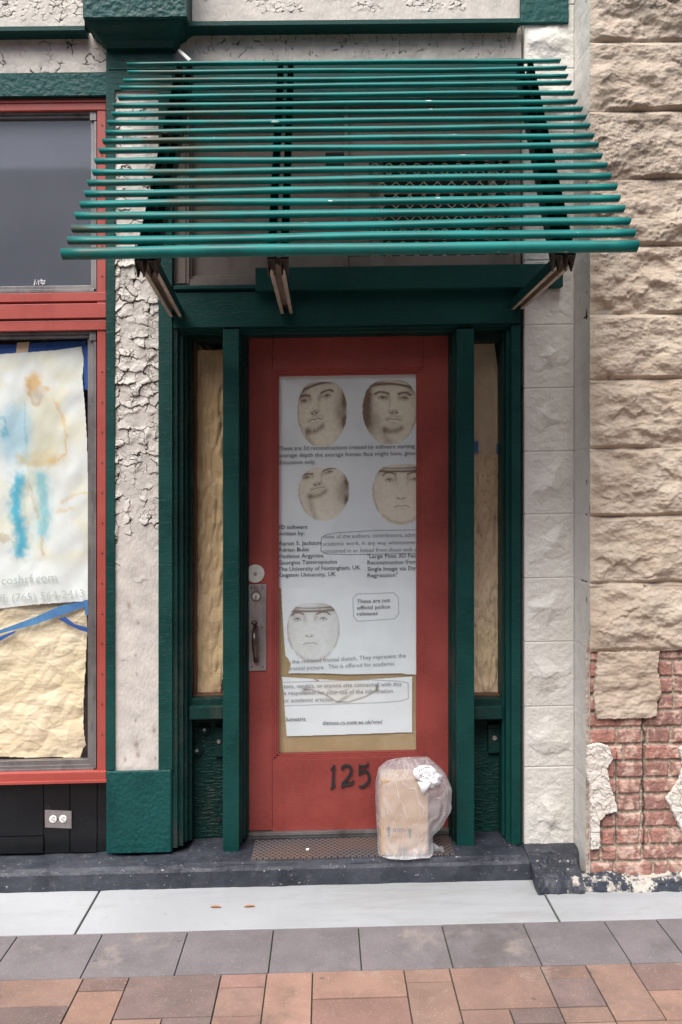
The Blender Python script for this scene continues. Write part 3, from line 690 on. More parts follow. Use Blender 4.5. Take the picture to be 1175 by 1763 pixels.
digit([(((408,296),(425,258),(470,236),(525,252),(548,305),(525,380),(470,450),(425,500),(405,560)), (26,36,30,32,36,36,34,38,16)), (((404,560),(440,515),(510,505),(560,492),(580,455)), (10,40,42,36,12))])
digit([(((794,206),(770,245),(720,250),(660,250)), (12,30,30,32)), (((668,240),(666,300),(664,376)), (30,28,30)), (((662,372),(700,330),(760,320),(800,375),(806,440),(770,505),(710,540),(654,538)), (10,26,32,34,34,34,30,12))])
mb = MB(); mb.pbox(428, 1006, 459, 1155, YD-.007, YD-.0005, .003); lp = mb.build('lock_plate', 'steel', door)
mb = MB(); mb.cyl(LX(440, YD), LZ(440, 987.5, YD), .0405, YD-.006, YD-.0005, 40, 0, .002); mb.cyl(LX(440, YD), LZ(440, 988, YD), .008, YD-.009, YD-.006, 16, 1, .001); mb.build('round_escutcheon', ['disc', 'steel'], door)
mb = MB(); mb.cyl(LX(441, .14), LZ(441, 1027, .14), .0205, .142, YD-.006, 30, 1, .002); mb.cyl(LX(441, .14), LZ(441, 1027, .14), .0175, .138, .145, 30, 0, .002); mb.cyl(LX(441, .14), LZ(441, 1029, .136), .008, .1365, .14, 20, 0, .001)
mb.pbox(440.2, 1026, 441.8, 1033, .136, .138, 0, 1); mb.build('lock_cylinder', ['chrome', 'iron'], door)
zc = lambda y: LZ(440, y, .14); xx = LX(440.5, .14)
mb = MB(); mb.tube([(xx-.002, .150, zc(1080)), (xx-.003, .128, zc(1083)), (xx-.003, .108, zc(1090)), (xx-.001, .100, zc(1102)), (xx, .104, zc(1118)), (xx+.002, .118, zc(1130)), (xx+.003, .135, zc(1137)), (xx+.003, .150, zc(1138))], [.011,.010,.011,.0135,.011,.009,.012,.013], 14)
mb.tube([(xx-.003, .150, zc(1072)), (xx-.003, .130, zc(1073)), (xx-.003, .112, zc(1071)), (xx-.003, .104, zc(1069))], [.008,.008,.016,.013], 14, 0, .5)
mb.build('pull_handle', 'bronze', door, True)
for (a, b) in ((433,1012),(452,1012),(434,1148),(453,1148),(451.5,1080)):
    mb = MB(); mb.cyl(LX(a, .147), LZ(a, b, .147), .0035, .146, .149, 10, 0, .0006); mb.build('screw', 'screw', door)
# ---- white painted stone pier at the right of the door
PJ = [-430,-320,-210,-100,8,118,228,338,448,559,668,777,885,995,1105,1216,1320,1467]
def pierh(PX_, PY_):
    H = np.zeros(PX_.shape)
    for i in range(len(PJ)-1):
        a, b = PJ[i], PJ[i+1]; rows = np.where((PY_[:, 0] >= a) & (PY_[:, 0] < b))[0]
        if not len(rows): continue
        px, py = PX_[rows], PY_[rows]; v = (py-a)/(b-a); u = (px-905)/(988-905)
        rs = np.random.RandomState(i*3+2)
        # chiselled facets: the least of a few tilted planes, as on a hand-pitched block
        fac = np.full(px.shape, 1.)
        for q in range(6):
            an = q*math.pi/3+rs.uniform(-.4, .4); cu, cv = rs.uniform(.38, .62), rs.uniform(.35, .6)
            d = .34-((u-cu)*math.cos(an)*.8+(v-cv)*math.sin(an)*1.)*rs.uniform(.8, 1.7)+.03*fbm(px/25, py/25, 71+i+q, 2); fac = np.minimum(fac, d)
        fac = ss(.0, .30, fac)*.016+.0022*fbm(px/18, py/16, 70+i, 3)
        brow = rs.uniform(.45, .75)+.15*(u-.5)*rs.choice([-1, 1])+.10*pn(px/22, py/60, i)
        fac = fac+.0035*ss(-.25, 0, v-brow)*(1-ss(0, .06, v-brow))
        edge = ss(.0, .12, u)*ss(0, .14, 1-u)*ss(0, .09, v)*ss(0, .07, 1-v)
        jt = -.004*(1-ss(0, .016, np.minimum(v, 1-v)))
        H[rows] = fac*edge+jt
    return H+.0007*fbm(PX_/5, PY_/5, 83, 3)
pier = hgrid('stone_pier', 905, 988, -430, 1467, .75, -.001, pierh, 'wstone', SF, label='narrow white painted stone pier beside the door')
mb = MB(); mb.box(LX(905, -.001), LX(1012, 0), .004, .3, -.02, 3.9, .0, 0); 
x5 = LX(905, 0)
for i in range(len(PJ)-1): mb.box(x5-.004, x5+.01, .0, .13, LZ(905, PJ[i+1]-.8, 0), LZ(905, PJ[i]+.8, 0), .002)
mb.build('pier_return', 'wstone', pier)
hgrid('green_cap', 896.5, 980.5, -400, 40, 1, -.016, lambda x, y: .0015*fbm(x/12, y/12, 88, 4)-.016*(1-ss(0, 1.2, x-896.5))-.016*(1-ss(0, 1.2, 980.5-x))-.016*(1-ss(0, 1.2, 40-y)), 'green_lumpy', pier)

# ---- black painted sill and step
X905 = LX(905, -.1)
sweepx('sill_step', [(.06,.086),(-.11,.085),(-.128,.078),(-.134,.066),(-.136,.0),(-.136,-.03)], LX(-300, 0), X905+.03, 420, 'ledge', SF, .0045, 8, 3)
st = sweepx('door_step', [(.2,.094),(-.105,.093),(-.117,.088),(-.119,.08)], LX(318, -.1), X905-.02, 240, 'ledge', SF, .003, 8, 5)
mb = MB(); mb.box(LX(-300, 0), X905+.05, .05, .5, -.02, .082, 0); mb.build('foundation', 'ledge', SF)
sweepx('sill_end', [(.02,.098),(-.06,.095),(-.075,.088),(-.08,.06),(-.085,.0)], X905+.01, LX(992, -.1)+.02, 70, 'ledge', SF, .005, 12, 9)
def skirtend(name, prof, x0, x1, n, mat, par, amp, fr, seed): return sweepx(name, prof, x0, x1, n, mat, par, amp, fr, seed)
mb = MB(); zt = .0985
mb.box(LX(436, 0), LX(779, 0), -.095, .115, .092, .0985, .001)
dm = mb.build('tread_plate', 'tread', label='thin rust brown diamond pattern metal plate laid on the black step', cat='tread plate')

# ================================================================== STONE BUILDING
YS = -.22
SB = root('stone_building', (LX(1100, YS), .1, 0), 'tan rock faced stone building with bare brick at its foot', 'building')
SJ = [-560,-440,-320,-190,-50,73,192,309,424,541,653,771,888,1003,1119,1237]
def stoneh(PX_, PY_):
    H = np.zeros(PX_.shape)
    for i in range(len(SJ)-1):
        a, b = SJ[i], SJ[i+1]; rows = np.where((PY_[:, 0] >= a-3) & (PY_[:, 0] < b+3))[0]
        if not len(rows): continue
        px, py = PX_[rows], PY_[rows]; rs = np.random.RandomState(i+50)
        w_ = 1.2*pn(px/70, i*7.3+np.zeros_like(px), 11); v = (py-a-w_)/(b-a); m = (v >= 0) & (v < 1.0)
        # two or three broken conchoidal scoops per block under a swelling upper face
        rel = .016*ss(-.1, .55, v)*(1-.35*ss(.75, 1, v))
        for q in range(3):
            cx = rs.uniform(1020, 1240)+0*px; cv = rs.uniform(.35, .85); wd = rs.uniform(35, 85); tl = rs.uniform(-.25, .25)
            d = v-cv-tl*(px-cx)/100-.45*((px-cx)/100)**2*rs.choice([-1, 1])-.07*pn(px/18, py/30, 12+q+i)-.02*pn(px/6, py/8, 3)
            env = np.exp(-((px-cx)/wd)**4)*ss(-.2, .2, pn(px/50, py/60, 30+q+i)+.25)
            rel = rel-env*(ss(.0, .09, d)*.016*rs.uniform(.5, 1)-ss(.09, .5, d)*.010)
        rough_ = .015*fbm(px/66, py/48, 18+i, 4)+.0022*np.abs(fbm(px/26, py/12, 40+i, 3))
        w2 = 9*fbm(px/26, py/26, 61+i, 3)
        for cs, am in ((62, .0095),):
            f1_, f2_, id_, dx_, dy_ = voro((px+w2)/cs, (py+w2)/cs*1.25, 62+i); g2 = (id_*7.13) % 1.
            rough_ = rough_+am*((id_-.5)*dx_*1.6+(g2-.25)*dy_*1.8)*ss(.0, .22, f2_-f1_)
        e = ss(0, .07, v)*ss(0, .06, 1-v)*(.2+.8*ss(0, 22, px-1014-5*pn(py/20, px*0, 3)))
        hh = (rel+rough_+.010)*e
        hh = hh-.0035*(1-ss(.0, .013, np.minimum(v, 1-v)))+.003*(1-ss(.013, .03, np.abs(v-.022)))
        H[rows] = np.where(m, hh, H[rows])
    H = H+.0009*fbm(PX_/4, PY_/4, 19, 3)
    for (cx, cy, r) in ((1048,647,4.5),(1110,1010,3)): H = H-.02*np.exp(-((PX_-cx)**2+(PY_-cy)**2)/r**2)
    return H
hgrid('stone_wall', 1015.5, 1260, -560, 1119.5, 1.0, YS, stoneh, 'stone', SB)
def coarse(px, py): return stoneh(px, py)
hgrid('stone_wall', 1260, 1700, -560, 1119.5, 3.0, YS, coarse, 'stone', SB, ref=1137.75)
mb = MB(); mb.box(LX(1016.5, YS), LX(1700, YS), YS+.045, .5, .02, 4.2, 0); mb.build('wall_core', 'void', SB)
# side return between pier and stone face, white paint
def sideret():
    mb = MB(); X1 = LX(1016, YS)+.001; X0 = LX(988, 0)+.002; ny = 24; zs = np.linspace(-.0, 4.2, 700)
    Yk = np.linspace(YS+.001, .003, ny); YY, ZZ = np.meshgrid(Yk, zs)
    t = (YY-YS)/(0-YS); XX = X1+(X0-X1)*t
    jt = np.zeros_like(ZZ)
    for i in range(len(PJ)-1):
        zj = LZ(988, PJ[i], 0); jt -= .003*np.exp(-((ZZ-zj-.0*(1-t))/.003)**2)
    XX = XX-(.0022*fbm(YY*14, ZZ*14, 5, 4)+jt)+.012*(1-ss(0, .06, ZZ))*0
    V = np.stack([XX, YY, ZZ], -1).reshape(-1, 3); n2, n1 = XX.shape; i = np.arange(n2*n1).reshape(n2, n1)
    Q = np.stack([i[:-1, :-1], i[1:, :-1], i[1:, 1:], i[:-1, 1:]], -1).reshape(-1, 4)
    return mkobj('white_return', V, Q, 'wstone', SB, None, True, label='narrow white painted side of the stone wall')
sideret()
# bricks: rows and perpends read off the wall
RB = [1108,1137,1166,1195,1223,1252,1281,1310,1340,1367,1397,1425,1455,1482,1514]
PB = {0:[1012,1040,1131,1185,1235], 1:[1012,1075,1131,1160,1222,1270], 2:[1012,1040,1131,1162,1225,1275], 3:[1012,1060,1131,1162,1200,1260], 4:[1012,1109,1178,1240], 5:[1012,1062,1106,1116,1156,1200,1262], 6:[1012,1074,1109,1176,1240],
      7:[1012,1061,1110,1154,1200,1262], 8:[1012,1063,1106,1176,1240], 9:[1012,1062,1105,1170,1240], 10:[1012,1033,1062,1106,1176,1240], 11:[1012,1034,1060,1103,1119,1154,1212,1260], 12:[1012,1036,1063,1107,1180,1240], 13:[1012,1059,1125,1151,1190,1260]}
def brickdata(px, py):
    wx = 1.5*pn(px/13, py/11, 51)+.6*pn(px/4, py/4, 52); wy = 1.3*pn(px/26, py/16, 53)
    X = px+wx; Y = py+wy; h = np.full(px.shape, -.011); bid = np.zeros(px.shape); ins = np.zeros(px.shape)
    for r in range(14):
        y0, y1 = RB[r], RB[r+1]
        for j, (x0, x1) in enumerate(zip(PB[r][:-1], PB[r][1:])):
            gx_ = 1.5; d = np.minimum(np.minimum(X-x0-gx_, x1-gx_-X), np.minimum(Y-y0-2.2, y1-2.2-Y))
            m = d > -.5; rs = np.random.RandomState(r*31+j); off = rs.uniform(-.004, .004)
            v = ss(-.5, 3.2, d); h = np.where(m, -.011+(.013+off)*v, h); ins = np.where(m, ss(-.2, 1, d), ins); bid = np.where(m, rs.uniform(0, 1), bid)
    cr = np.exp(-((px-1109-3*pn(py/20, px*0, 3)-.03*(1320-py)*0)/1.8)**2)*ss(1225, 1240, py)*(1-ss(1455, 1470, py))+np.exp(-((px-1062)/1.2)**2)*ss(1290, 1300, py)*(1-ss(1450, 1460, py))*.8
    return h-.006*cr, bid, ins, cr
def brickh(px, py):
    h, b, i_, cr = brickdata(px, py); return h+.0016*fbm(px/6, py/6, 54, 4)
def brickc(px, py):
    h, b, ins, cr = brickdata(px, py)
    base = np.array((.34,.17,.137))+(b[..., None]-.5)*np.array((.14,.05,.03))
    ef = ss(.0, .55, fbm(px/14, py/22, 55, 4)*.8+.25*np.cos((px-1085)/14)+.12)[..., None]*.8
    base = base*(1-ef)+np.array((.58,.41,.34))*ef
    dk = ss(.25, .6, fbm(px/17, py/9, 56, 4))[..., None]*.55; base = base*(1-dk)+np.array((.17,.085,.07))*dk
    mo = np.array((.50,.42,.33))*(.8+.4*fbm(px/5, py/5, 57, 3))[..., None]
    k0 = base*ins[..., None]+mo*(1-ins[..., None]); c = np.clip(cr, 0, 1)[..., None]*.9
    return k0*(1-c)+np.array((.03,.025,.02))*c
hgrid('brickwork', 1010.5, 1262, 1100, 1516, .75, YS+.012, brickh, 'brick', SB, brickc)
hgrid('brickwork', 1262, 1700, 1100, 1516, 3, YS+.012, lambda x, y: brickh(1100+np.mod(x, 90), y), 'brick', SB, lambda x, y: brickc(1100+np.mod(x, 90), y), ref=1136.25)
sidepoly = [(1030,1119),(1136,1120),(1131,1150),(1135,1166),(1138,1190),(1133,1205),(1131,1232),(1118,1236),(1029,1236),(1024,1222),(1021,1200),(1024,1160),(1027,1135)]
def near_edge(px, py, poly):
    d = np.full(px.shape, 99.)
    for (x1, y1), (x2, y2) in zip(poly, poly[1:]+poly[:1]):
        t = np.clip(((px-x1)*(x2-x1)+(py-y1)*(y2-y1))/((x2-x1)**2+(y2-y1)**2+1e-9), 0, 1); d = np.minimum(d, np.hypot(px-x1-t*(x2-x1), py-y1-t*(y2-y1)))
    return d
def patch(name, poly, Y, th, mat, hf, par, **k):
    P = inpoly(poly); xs = [p[0] for p in poly]; ys = [p[1] for p in poly]
    def h(px, py):
        w1 = px+1.4*pn(px/6, py/6, 8); w2 = py+1.4*pn(px/6, py/6, 9); e = near_edge(w1, w2, poly); i_ = P(w1, w2)
        return np.where(i_, (th+hf(px, py))*ss(-.3, 1.8, e), -.002)
    def msk(px, py):
        w1 = px+1.4*pn(px/6, py/6, 8); w2 = py+1.4*pn(px/6, py/6, 9); return P(w1, w2)
    return hgrid(name, min(xs)-3, max(xs)+3, min(ys)-3, max(ys)+3, .55, Y, h, mat, par, None, msk, ref=1137, **k)
patch('loose_stone', sidepoly, YS+.006, .012, 'stone', lambda x, y: .008*fbm(x/34, y/24, 90, 3)+.007*ss(0, .1, (y-1182-8*pn(x/20, x*0, 4))/118*-1+.05)-.0, SB)
z4 = lambda P: [(975+a/4.41, 1160+b/4.41) for a, b in P]
pl1 = z4([(160,530),(190,520),(240,513),(315,530),(335,570),(355,640),(310,700),(325,800),(350,880),(388,990),(385,1042),(320,1045),(255,1100),(258,1290),(240,1318),(185,1318),(178,1100),(175,900),(178,840),(150,760),(150,640)])
pl2 = z4([(850,570),(885,540),(1100,560),(1100,1500),(1000,1400),(940,1320),(882,1215),(750,940),(800,880),(850,800),(882,700)])
pl3 = z4([(882,1480),(1000,1440),(1100,1480),(1100,1700),(800,1640),(810,1590),(850,1540)])
pl4 = z4([(300,1555),(420,1515),(560,1540),(650,1520),(700,1545),(808,1560),(800,1590),(640,1600),(500,1590),(400,1590),(180,1590),(135,1550),(200,1560)])
plh = lambda x, y: .004*fbm(x/14, y/14, 91, 4)-.006*(np.abs(pn(x/15, y/22, 97)) < .035)
for p in (pl1, pl2): patch('plaster_patch', p, YS+.006, .014, 'plaster', plh, SB)
patch('plaster_patch', pl3, YS-.02, .02, 'plaster', plh, SB)
patch('mortar_patch', pl4, YS-.004, .014, 'stone', plh, SB)
# ragged black painted footing
mb0 = sweepx('footing', [(.0,.088),(-.12,.086),(-.15,.074),(-.21,.060),(-.245,.045),(-.27,.022),(-.285,-.02)], LX(924, -.25), LX(1007, -.27), 60, 'ledge_worn', SB, .010, 17, 21)
sweepx('footing_kerb', [(-.18,.052),(-.238,.048),(-.262,.035),(-.275,-.02)], LX(985, -.25), LX(1700, -.25), 300, 'chip', SB, .012, 11, 23)

# ================================================================== AWNING
AW = root('slatted_awning', (LX(587, 0), 0, 1.6+.7), 'teal metal slatted awning on three steel brackets above the red door', 'awning')
SY = [107,121,135,147,163,178,192,207,222,238,254,273,291,308,327,346,366,387,407,429]
SLx = [220,221,214,208,204,196,194,187,183,178,172,165,161,153,148,140,132,126,119,108]
SRx = [965,975,977,983,988,993,1002,1008,1014,1021,1029,1035,1043,1050,1060,1065,1073,1083,1091,1097]
SLpt = []
for i in range(20):
    Y = -.105+(-1.03+.105)*(i/19.)**.98
    x0 = LX(SLx[i], Y); x1 = LX(SRx[i], Y); z = LZ(587, SY[i]+1, Y); hh = (.0088+.0046*i/19) if i < 19 else .0185; dd = (.031+.004*i/19) if i < 19 else .026
    pr = []
    for k in range(14):
        t = k*2*math.pi/14; cy_ = math.copysign(abs(math.cos(t))**.75, math.cos(t))*dd; cz = math.copysign(abs(math.sin(t))**.75, math.sin(t))*hh
        pr.append((cy_*.94-cz*.34, cz*.94+cy_*.34))
    mb = MB(); v = []; nx = 24
    for q in range(nx+1):
        s_ = q/nx
        for (a, b) in pr:
            endl = .006*(b/hh); x = x0+(x1-x0)*s_
            if q == nx: x += .004*(b/hh)
            if q == 0: x += -.004*(b/hh)
            v.append((x, Y+a+.0012*math.sin(s_*9+i), z+b+.0016*math.sin(s_*5+i*1.3)+.0012*math.sin(s_*11+i*2.9)))
    # pinched tips
    n = 14; f = [[q*n+k, q*n+(k+1) % n, (q+1)*n+(k+1) % n, (q+1)*n+k] for q in range(nx) for k in range(n)]
    f += [list(range(n))[::-1], [nx*n+k for k in range(n)]]
    mb.add(v, f); o = mb.build('slat', 'slat', AW, True); SLpt.append((Y, z))
    for p in o.data.polygons[-2:]: p.use_smooth = False
Yt, Zt = SLpt[0]; Yb_, Zb = SLpt[-1]
def channel(x_top, x_bot, p0, p1, wid, dep, th, fl, mats, name, outer=False):
    """inverted U channel from p0 (Y,z) to p1; opening down"""
    a = Vector((x_top, p0[0], p0[1])); b = Vector((x_bot, p1[0], p1[1])); d = (b-a).normalized(); r = Vector((1, 0, 0)); r = (r-d*r.dot(d)).normalized(); u = r.cross(d)
    if u.z < 0: u = -u
    pr = [(-wid/2, 0), (wid/2, 0), (wid/2, -dep), (wid/2-fl, -dep), (wid/2-fl, -dep+th), (wid/2-th, -dep+th), (wid/2-th, -th), (-wid/2+th, -th), (-wid/2+th, -dep+th), (-wid/2+fl, -dep+th), (-wid/2+fl, -dep), (-wid/2, -dep)]
    n = len(pr); v = [a+r*p+u*q for p, q in pr]+[b+r*p+u*q for p, q in pr]
    mb = MB()
    for i in range(n):
        mb.add([v[i], v[(i+1) % n], v[n+(i+1) % n], v[n+i]], [[0,1,2,3]], 1 if (outer and i in (0, 1, 11)) else 0)
    mb.add(v[:n], [[0,1,2,7,], [7,8,11,0], [2,3,4,5], [5,6,7,2], [8,9,10,11]]); mb.add(v[n:], [[7,2,1,0], [0,11,8,7], [5,4,3,2], [2,7,6,5], [11,10,9,8]])
    return mb.build(name, mats, AW)
off = .020
for (xt, xb) in ((LX(318, Yt), LX(249, Yb_+.02)), (LX(492, Yt), LX(478, Yb_+.02)), (LX(905, Yt), LX(975, Yb_+.02))):
    for sgn in (-1, 1):
        q0 = (Yt, Zt-off*.5); q1 = (Yb_+.025, Zb-off); dd = Vector((q1[0]-q0[0], q1[1]-q0[1])); 
        channel(xt+sgn*.021, xb+sgn*.021, q0, q1, .024, .062, .003, .006, 'rafter', 'rafter')
for (x0, x1, yb, ye) in ((LX(262, -.9), LX(303, -.01), 452, 541), (LX(478, -.9), LX(494, -.01), 452, 538), (LX(968, -.9), LX(892, -.01), 452, 536)):
    channel(x0, x1, (-.93, Zb+.004), (-.004, LZ(590, ye-16, -.01)), .052, .040, .004, .014, ['tan_metal', 'green_smooth'], 'strut', True)
mb = MB(); mb.tube([(LX(308, -.05), -.02, LZ(308, 82, -.05)), (LX(329, -.1), -.11, LZ(329, 107, -.1))], .0075, 10); mb.build('tie_rod', 'peelrod' if 'peelrod' in M else 'white', AW)

# ================================================================== ACROSS THE STREET (behind the viewer; it shades the low sky and shows in the glass)
OB = root('brick_building', (0, -22, 0), 'plain brick row across the street, seen only as a reflection in the shop glass', 'building')
mb = MB(); mb.box(-40, 40, -30, -22, -.8, 10.9, 0); mb.box(-40, 40, -22.4, -21.7, 10.5, 10.95, .02); mb.box(-40, 40, -22.2, -21.9, 3.6, 3.9, .02); mb.build('wall', 'obrick', OB)
for x in range(-38, 39, 3):
    mb = MB(); mb.box(x, x+1.3, -21.97, -21.9, 4.8, 7.0, .01); mb.box(x+.1, x+1.2, -21.95, -21.89, 4.9, 6.9, 0, 1); mb.build('window', ['cream', 'void'], OB)

# ================================================================== PAPERS
def stroke(X, Y, pts, w_):
    d = np.full(X.shape, 99.)
    for (x1, y1), (x2, y2) in zip(pts[:-1], pts[1:]):
        t = np.clip(((X-x1)*(x2-x1)+(Y-y1)*(y2-y1))/((x2-x1)**2+(y2-y1)**2+1e-9), 0, 1); d = np.minimum(d, np.hypot(X-x1-t*(x2-x1), Y-y1-t*(y2-y1)))
    return np.exp(-(d/w_)**2)
def blob(X, Y, cx, cy, rx, ry, rot=0, p=1.):
    c, s_ = math.cos(rot), math.sin(rot); a = ((X-cx)*c+(Y-cy)*s_)/rx; b = (-(X-cx)*s_+(Y-cy)*c)/ry
    return np.exp(-(a*a+b*b)**p)
def facepaint(X, Y, cx, cy, w_, h_, nx, e, c, es=.45, tilt=0., ink=1., side=1, frontal=False, seed=0):
    """ink darkness and face mask of a plain pencil portrait; nx turns the head, e is the brow height, c the length of the face below it"""
    u = (X-cx)/w_; v = (Y-cy)/h_; u = u+.02*pn(X/6, Y/6, seed); g = np.zeros(X.shape); vb = v+tilt*(u-nx)
    rr_ = (np.abs(u)/(1.0-.40*np.clip(v, 0, 1)**1.6-.12*np.clip(-v-.3, 0, 1)))**3.4+np.abs(v)**3.0; m = 1-ss(.9, 1.02, rr_)
    T = np.linspace(-1.05, 1.05, 13)
    arc = lambda a, k: [(t, float(a-k*(1-t*t))) for t in T]
    k1 = .17 if not frontal else -.05
    g += .9*stroke(u, vb, arc(e-.10, k1), .034)+.65*stroke(u, vb, arc(e-.21, k1*1.15), .024)+.42*stroke(u, vb, arc(e-.16, k1*1.1), .09)*(.35+.65*ss(.0, .9, u*side))+.35*ss(.55, 1., np.abs(u))*(1-ss(-.1, .15, vb-e))
    g += .30*blob(u, vb, .55*side, e-.27, .5, .12)+.20*blob(u, vb, -.75*side, e-.1, .2, .2)
    for s_ in (-1, 1):
        ex = nx+s_*es; ey = e+.15*c; fs = 1. if s_*side > 0 else .8
        g += .85*stroke(u, vb, [(ex-s_*.23, e+.03*c), (ex-s_*.06, e-.01*c), (ex+s_*.12*fs, e-.01*c), (ex+s_*.26*fs, e+.05*c)], .030)
        g += .70*stroke(u, vb, [(ex-.14*fs, ey+.01), (ex-.04, ey-.035), (ex+.06, ey-.035), (ex+.15*fs, ey+.02)], .019)
        g += .85*blob(u, vb, ex+.01, ey+.005, .045, .038)+.25*stroke(u, vb, [(ex-.12, ey+.055), (ex, ey+.075), (ex+.13, ey+.05)], .018)
        g += .34*blob(u, vb, nx+s_*.21, e+.13*c, .08, .10*c)+.18*blob(u, vb, ex, e+.09*c, .2, .07*c)
        g += .65*blob(u, vb, nx+s_*.085-.03*side, e+.56*c, .042, .028)
    nv = e+.56*c; mv = e+.74*c; gv = e+1.02*c
    g += .42*stroke(u, vb, [(nx-.18, nv-.03), (nx-.13, nv+.02), (nx-.02, nv+.045), (nx+.10, nv+.02), (nx+.15, nv-.03)], .018)
    if not frontal: g += .40*blob(u, vb, nx-.03*side, nv-.05, .13, .05)+.16*stroke(u, vb, [(nx+.13*side, e+.2*c), (nx+.15*side, nv-.06)], .045)
    g += .62*stroke(u, vb, [(nx-.27, mv+.04), (nx-.12, mv-.012), (nx, mv+.004), (nx+.12, mv-.012), (nx+.27, mv+.045)], .018)+.16*blob(u, vb, nx, mv+.10, .16, .035)
    hatch = .5+.5*np.sin(X*2.6+2*pn(X/3, Y/3, 2))
    if not frontal:
        g += .20*stroke(u, vb, [(nx-.28, mv-.02), (nx-.05, mv-.10), (nx+.2, mv-.08), (nx+.33, mv)], .04)
        g += (.25+.45*hatch)*stroke(u, vb, [(nx-.30, gv+.02), (nx-.12, gv+.07), (nx+.12, gv+.05), (nx+.30, gv-.04)], .085)+.10*blob(u, vb, nx, gv-.08, .3, .12)
        if side > 0: g += 1.1*(.6+.4*hatch)*blob(u, v, .92, .25, .13, .20)+.75*blob(u, v, .92, -.5, .14, .35)+.35*blob(u, v, .7, -.1, .22, .4)
        else: g += 1.0*(.6+.4*hatch)*blob(u, v, -.88, .15, .20, .50)+.9*blob(u, v, -.85, -.5, .20, .35)+.3*blob(u, v, -.55, .3, .25, .4)
        g += .35*stroke(u, v, [(-.97*side, -.4), (-.97*side, .1), (-.75*side, .62), (-.5*side, .9)], .025)
        g += .40*(.4+.6*hatch)*stroke(u, v, [(nx-.32, gv+.05), (nx-.28, gv+.3), (nx-.1, .95)], .12)
    else:
        for s_ in (-1, 1): g += .45*(.4+.6*hatch)*stroke(u, v, [(s_*.97, -.45), (s_*.95, .1), (s_*.80, .5)], .035)+.6*blob(u, v, s_*.95, e+.0, .07, .13)
        g += .38*(.4+.6*hatch)*stroke(u, v, [(-.62, .66), (-.35, .86), (0, .93), (.35, .88), (.6, .68)], .045)
    g += .07*(fbm(X/7, Y/7, seed+3, 3)+.5)+.10*ss(.3, 1., np.abs(u))
    return np.clip(1.35*g*ink, 0, 1)*m, m
PAPER = np.array((.77,.85,.88)); SEP = np.array((.12,.062,.028)); SKIN = np.array((.82,.77,.62))
def posterA(X, Y):
    k0 = PAPER*(1+.03*fbm(X/40, Y/60, 4, 3))[..., None]
    for args in ((555,713,43,57,-.28,-.64,1.05,.46,.16,1.0,1,False,1),(672,711,48,56,.12,-.60,1.10,.40,-.04,.95,-1,False,2),(558,850,44,46,-.24,-.84,.82,.45,.22,.9,1,False,3),(691,853,50,53,.02,-.70,1.45,.44,0,.75,1,True,4)):
        g, m = facepaint(X, Y, *args)
        if args[0] == 672: g = g*(1-.0)
        k0 = k0*(1-m[..., None]*.85)+SKIN*m[..., None]*.85; k0 = k0*(1-g[..., None]*.88)+SEP*g[..., None]*.88
    l_ = stroke(X, Y, [(722,914.5),(640,914.5),(580,917),(562,920),(554,925),(553,948),(562,953),(600,955),(722,955)], .8)[..., None]*.75
    return k0*(1-l_)+np.array((.16,.19,.21))*l_
def posterB(X, Y):
    k0 = PAPER*(1.02+.03*fbm(X/40, Y/30, 5, 3))[..., None]
    g, m = facepaint(X, Y, 540, 1088, 46, 52, -.12, -.66, 1.36, .48, 0, .8, 1, True, 6)
    k0 = k0*(1-m[..., None]*.3)+np.array((.63,.63,.57))*m[..., None]*.3; k0 = k0*(1-g[..., None]*.85)+SEP*g[..., None]*.85
    l_ = stroke(X, Y, [(615,1023),(678,1022),(686,1030),(687,1058),(680,1067),(616,1070),(609,1062),(608,1031),(615,1023)], .7)[..., None]*.75
    return k0*(1-l_)+np.array((.16,.19,.21))*l_
def posterC(X, Y):
    k0 = PAPER*(1.03+.02*fbm(X/40, Y/30, 6, 3))[..., None]
    g = 1.6*(.5*stroke(X, Y, [(541,1167),(548,1171)], 1.8)+.45*stroke(X, Y, [(524,1185),(535,1186),(560,1195),(580,1208),(600,1209),(630,1200),(648,1190),(650,1180)], 1.6)+.4*blob(X, Y, 525, 1188, 6, 5)+.5*blob(X, Y, 650, 1187, 3, 6)+.4*blob(X, Y, 592, 1203, 14, 3, -.5)+.3*stroke(X, Y, [(565,1187),(580,1192),(600,1187)], 1.2)); g = np.clip(g, 0, 1)
    m = blob(X, Y, 590, 1188, 55, 24, 0, 2)
    k0 = k0*(1-m[..., None]*.4)+SKIN*m[..., None]*.4; k0 = k0*(1-g[..., None]*.8)+SEP*g[..., None]*.8
    l_ = stroke(X, Y, [(480,1172.5),(640,1171.5),(690,1175),(703,1178),(703.5,1205),(690,1209),(660,1211),(480,1213)], .7)[..., None]*.75
    return k0*(1-l_)+np.array((.14,.20,.24))*l_
wav = lambda amp, fx, fy, s_: (lambda X, Y: amp*fbm(X/fx, Y/fy, s_, 3))
mb = MB(); mb.pbox(470, 637, 727, 1303, .196, .1975, 0); mb.build('backing_paper', 'kraft_door', label='brown paper lining the whole glass of the red door behind the posters', cat='paper')
pa = hgrid('poster', 474, 723.5, 641, 1010, .55, .188, wav(.0009, 60, 90, 3), 'poster', None, posterA, label='large white poster of four pencil portraits filling the upper door glass', cat='poster')
pb = hgrid('poster', 483, 723, 1006, 1166, .55, .1885, wav(.0008, 60, 60, 5), 'poster', None, posterB, mask=inpoly([(484,1006),(723,1006),(723,1164),(700,1163),(690,1161),(600,1161),(560,1158.5),(497,1157),(499,1150),(501,1141),(496,1131),(492,1127),(490,1105),(487,1060)]), label='torn white poster with one frontal portrait in the middle of the door glass', cat='poster')
